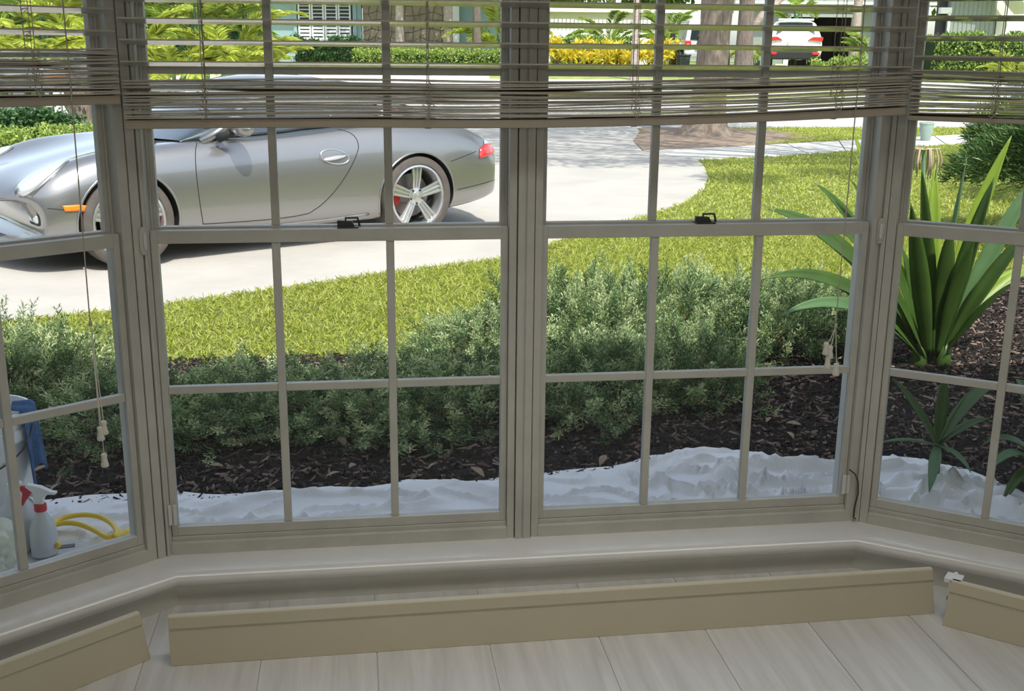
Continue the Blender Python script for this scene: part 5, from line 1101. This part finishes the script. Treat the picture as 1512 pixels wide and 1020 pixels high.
# grey house at the right
pa, pb = far(1372, 48), far(1640, 48); L = (pb - pa).length; kx = L / 268.0; X = lambda px: (px - 1372) * kx
rh = empty('grey_house', pa, math.atan2((pb - pa).y, (pb - pa).x), 'grey-green vertical siding house behind the tall hedge at the right', 'house')
MB().box(X(1380), X(1395), .1, .4, 0, 3.4).build('porch', m_dark, rh)
MB().box(X(1392), X(1458), -.2, .3, 0, 3.6).build('wall', m_grn, rh)
for i in range(11): MB().box(X(1393) + i * .19, X(1393) + i * .19 + .025, -.23, -.2, 0, 3.6).build('batten', m_grn, rh)
MB().box(X(1378), X(1394), -.3, .0, 2.35, 2.60).build('porch_beam', m_trimw, rh); MB().box(X(1390), X(1393), -.3, -.2, 0, 2.4).build('corner_board', m_trimw, rh)
MB().box(X(1458), X(1640), .6, .9, 0, 3.0).build('side_wall', m_ext, rh); MB().box(X(1466), X(1472), .5, .6, 1.5, 2.2).build('side_window', m_dark, rh)
MB().prism([(X(1448), 3.6), (X(1470), 3.0), (X(1492), 2.35), (X(1496), 2.55), (X(1475), 3.25), (X(1455), 4.0)], -.2, 1.6, Matrix.Rotation(PI / 2, 4, 'X')).build('gable_board', m_trimw, rh)
MB().prism([(X(1372), 3.6), (X(1475), 3.3), (X(1460), 4.6), (X(1372), 4.6)], -.0, 1.2, Matrix.Rotation(PI / 2, 4, 'X')).build('roof', m_ceil, rh)
# parked white cars
m_carw = mat('white_car_paint', (.82, .83, .84), .25, coat=.8); m_plate = mat('number_plate', (.70, .68, .60), .5)
def wheel_far(parent, x, y, R_, wd):
    X_ = Matrix.Translation((x, y, R_)) @ Matrix.Rotation(PI / 2, 4, 'Y')
    t = MB().lathe([(0, -wd / 2), (R_ * .9, -wd / 2), (R_, -wd / 2 + .03), (R_, wd / 2 - .03), (R_ * .9, wd / 2), (0, wd / 2)], 24, X_).build('wheel', m_black, parent, smooth=True, auto=40)
    MB().lathe([(0, -wd / 2 - .01), (R_ * .6, -wd / 2 - .01), (R_ * .6, wd / 2 + .01), (0, wd / 2 + .01)], 18, X_).build('wheel_disc', m_rim, t)
p = far(1041, 42.5); jp_ = empty('off_road_car', p, math.atan2(-CR.y, CR.x) * 0 + math.atan2(CR.y, CR.x), 'white boxy off-road car parked behind the oak trunk', 'car'); jp_.location.z += .03
# x: across (right positive), y: away from viewer, rear at y=0
MB().box(-.80, .80, .0, 2.6, .55, 1.10).build('tub', m_carw, jp_, bevel=.05)
MB().prism([(-.78, 1.10), (.78, 1.10), (.66, 1.80), (.60, 1.86), (-.60, 1.86), (-.66, 1.80)], -2.3, -.02, Matrix.Rotation(PI / 2, 4, 'X')).build('hard_top', m_carw, jp_, bevel=.03)
MB().prism([(-.60, 1.14), (.60, 1.14), (.54, 1.70), (-.54, 1.70)], -.02, .012, Matrix.Rotation(PI / 2, 4, 'X')).build('rear_window', m_cglass, jp_)
for sg in (-1, 1):
    MB().box(sg * .80 - .13, sg * .80 + .13, .15, 1.0, .80, .95).build('fender_flare', m_carw, jp_, bevel=.03)
    tlp = MB().box(sg * .68 - .12, sg * .68 + .12, -.05, .02, .80, 1.10).build('tail_lamp', m_tail, jp_, bevel=.02); MB().box(sg * .68 - .05, sg * .68 + .05, -.06, -.04, .90, 1.0).build('lamp_core', m_lampw, tlp)
    wheel_far(jp_, sg * .84, .55, .42, .28); wheel_far(jp_, sg * .84, 3.0, .42, .28)
    MB().box(sg * .98 - .10, sg * .98 + .10, 2.0, 2.1, 1.15, 1.4).build('door_mirror', m_black, jp_, bevel=.03)
MB().box(-.78, .78, -.18, .02, .50, .68).build('bumper', m_lampw, jp_, bevel=.03); MB().box(-.78, .78, 2.6, 3.8, .55, 1.15).build('bonnet', m_carw, jp_, bevel=.06)
MB().lathe([(0, 0), (.36, 0), (.39, .05), (.39, .2), (.34, .24), (0, .24)], 28, Matrix.Translation((.05, -.03, 1.05)) @ Matrix.Rotation(PI / 2, 4, 'X')).build('spare_wheel', m_black, jp_, smooth=True, auto=40)
p = far(1172, 45); sv = empty('white_suv', p, math.atan2(CR.y, CR.x) - .18, 'white sport utility car parked in front of the open garage', 'car'); sv.location.z += .03; sv.scale = (1.16, 1.16, 1.2)
sec = [(0.0, .86, .42, 1.02, 1.02), (.08, .92, .38, 1.08, 1.12), (.35, .93, .35, 1.10, 1.55), (.8, .93, .32, 1.08, 1.66), (1.8, .92, .30, 1.05, 1.68), (2.7, .91, .30, 1.02, 1.50), (3.2, .90, .30, 1.0, 1.06), (4.2, .88, .32, .92, .94), (4.6, .75, .40, .70, .72)]
vs = []; 
for (y, w, zb, zs, zt) in sec:
    hw = [(.8 * w, zb), (w, zb + .1), (w * 1.02, (zb + zs) / 2), (w * .97, zs), (w * .80 if zt > 1.2 else w * .9, zs + (zt - zs) * .7), (w * .68, zt)]
    vs += [(x, y, z) for x, z in hw] + [(-x, y, z) for x, z in hw[::-1]]
n = 12; fs = [(i * n + j, i * n + (j + 1) % n, (i + 1) * n + (j + 1) % n, (i + 1) * n + j) for i in range(len(sec) - 1) for j in range(n)] + [tuple(range(n - 1, -1, -1)), tuple((len(sec) - 1) * n + j for j in range(n))]
MB().add(vs, fs).build('body', m_carw, sv, smooth=True, sub=2)
MB().add([(-.66, .10, 1.12), (.66, .10, 1.12), (.56, .37, 1.53), (-.56, .37, 1.53)], [(0, 1, 2, 3)]).build('rear_window', m_cglass, sv, solid=.03)
MB().box(-.60, .60, .22, .50, 1.60, 1.66).build('roof_spoiler', m_carw, sv, bevel=.02)
MB().box(-.80, .80, -.07, .12, .34, .62).build('bumper', m_black, sv, bevel=.05); MB().box(-.24, .24, -.06, .02, .78, .94).build('number_plate', m_plate, sv, bevel=.005)
for sg in (-1, 1):
    MB().prism([(sg * .42, .97), (sg * .92, .95), (sg * .93, 1.07), (sg * .60, 1.08)], -.08, .05, Matrix.Rotation(PI / 2, 4, 'X')).build('tail_lamp', m_tail, sv, bevel=.01)
    MB().box(sg * .72 - .12, sg * .72 + .12, -.09, .0, .50, .58).build('reflector', m_tail, sv, bevel=.01)
    wheel_far(sv, sg * .82, .85, .36, .24); wheel_far(sv, sg * .82, 3.6, .36, .24)
p = far(1158, 41); ub = empty('beige_box', p, math.atan2(CR.y, CR.x), 'low beige box standing on the ground in front of the white SUV', 'box')
MB().box(-.35, .05, -.1, .1, 0, .40).build('case', mat('beige_board', (.60, .52, .38), .8), ub, bevel=.01); MB().box(.05, .33, -.1, .1, .0, .34).build('white_panel', m_white, ub, bevel=.01)
# bins beside the off-road car
p = far(1009, 41.2); bn = empty('wheelie_bin', p, 0, 'dark green bin beside the rear wheel of the off-road car', 'bin')
MB().prism([(-.16, 0), (.16, 0), (.21, .62), (-.21, .62)], -.2, .2, Matrix.Rotation(PI / 2, 4, 'X')).build('bin_body', mat('dark_bin', (.03, .04, .035), .6), bn, bevel=.02); MB().box(-.23, .23, -.23, .23, .62, .68).build('lid', mat('dark_bin', (.03, .04, .035), .6), bn, bevel=.02)
# pale green tapered pot in the grass behind the lily
m_gpot = mat('pale_green_glaze', (.36, .47, .42), .3, coat=.5, transl=.2)
p = G(1366, 209); gp = empty('garden_pot', (p.x, p.y, GZ + .01), 0, 'small pale green tapered pot near the street behind the lily flowers', 'pot')
MB().lathe([(0, 0), (.075, 0), (.08, .01), (.105, .14), (.125, .30), (.120, .315), (.112, .30), (.07, .02), (0, .02)], 28).build('pot', m_gpot, gp, smooth=True, auto=50)
MB().lathe([(.124, .288), (.13, .295), (.13, .315), (.122, .32)], 28, cap=False).build('rim', m_gpot, gp, smooth=True)
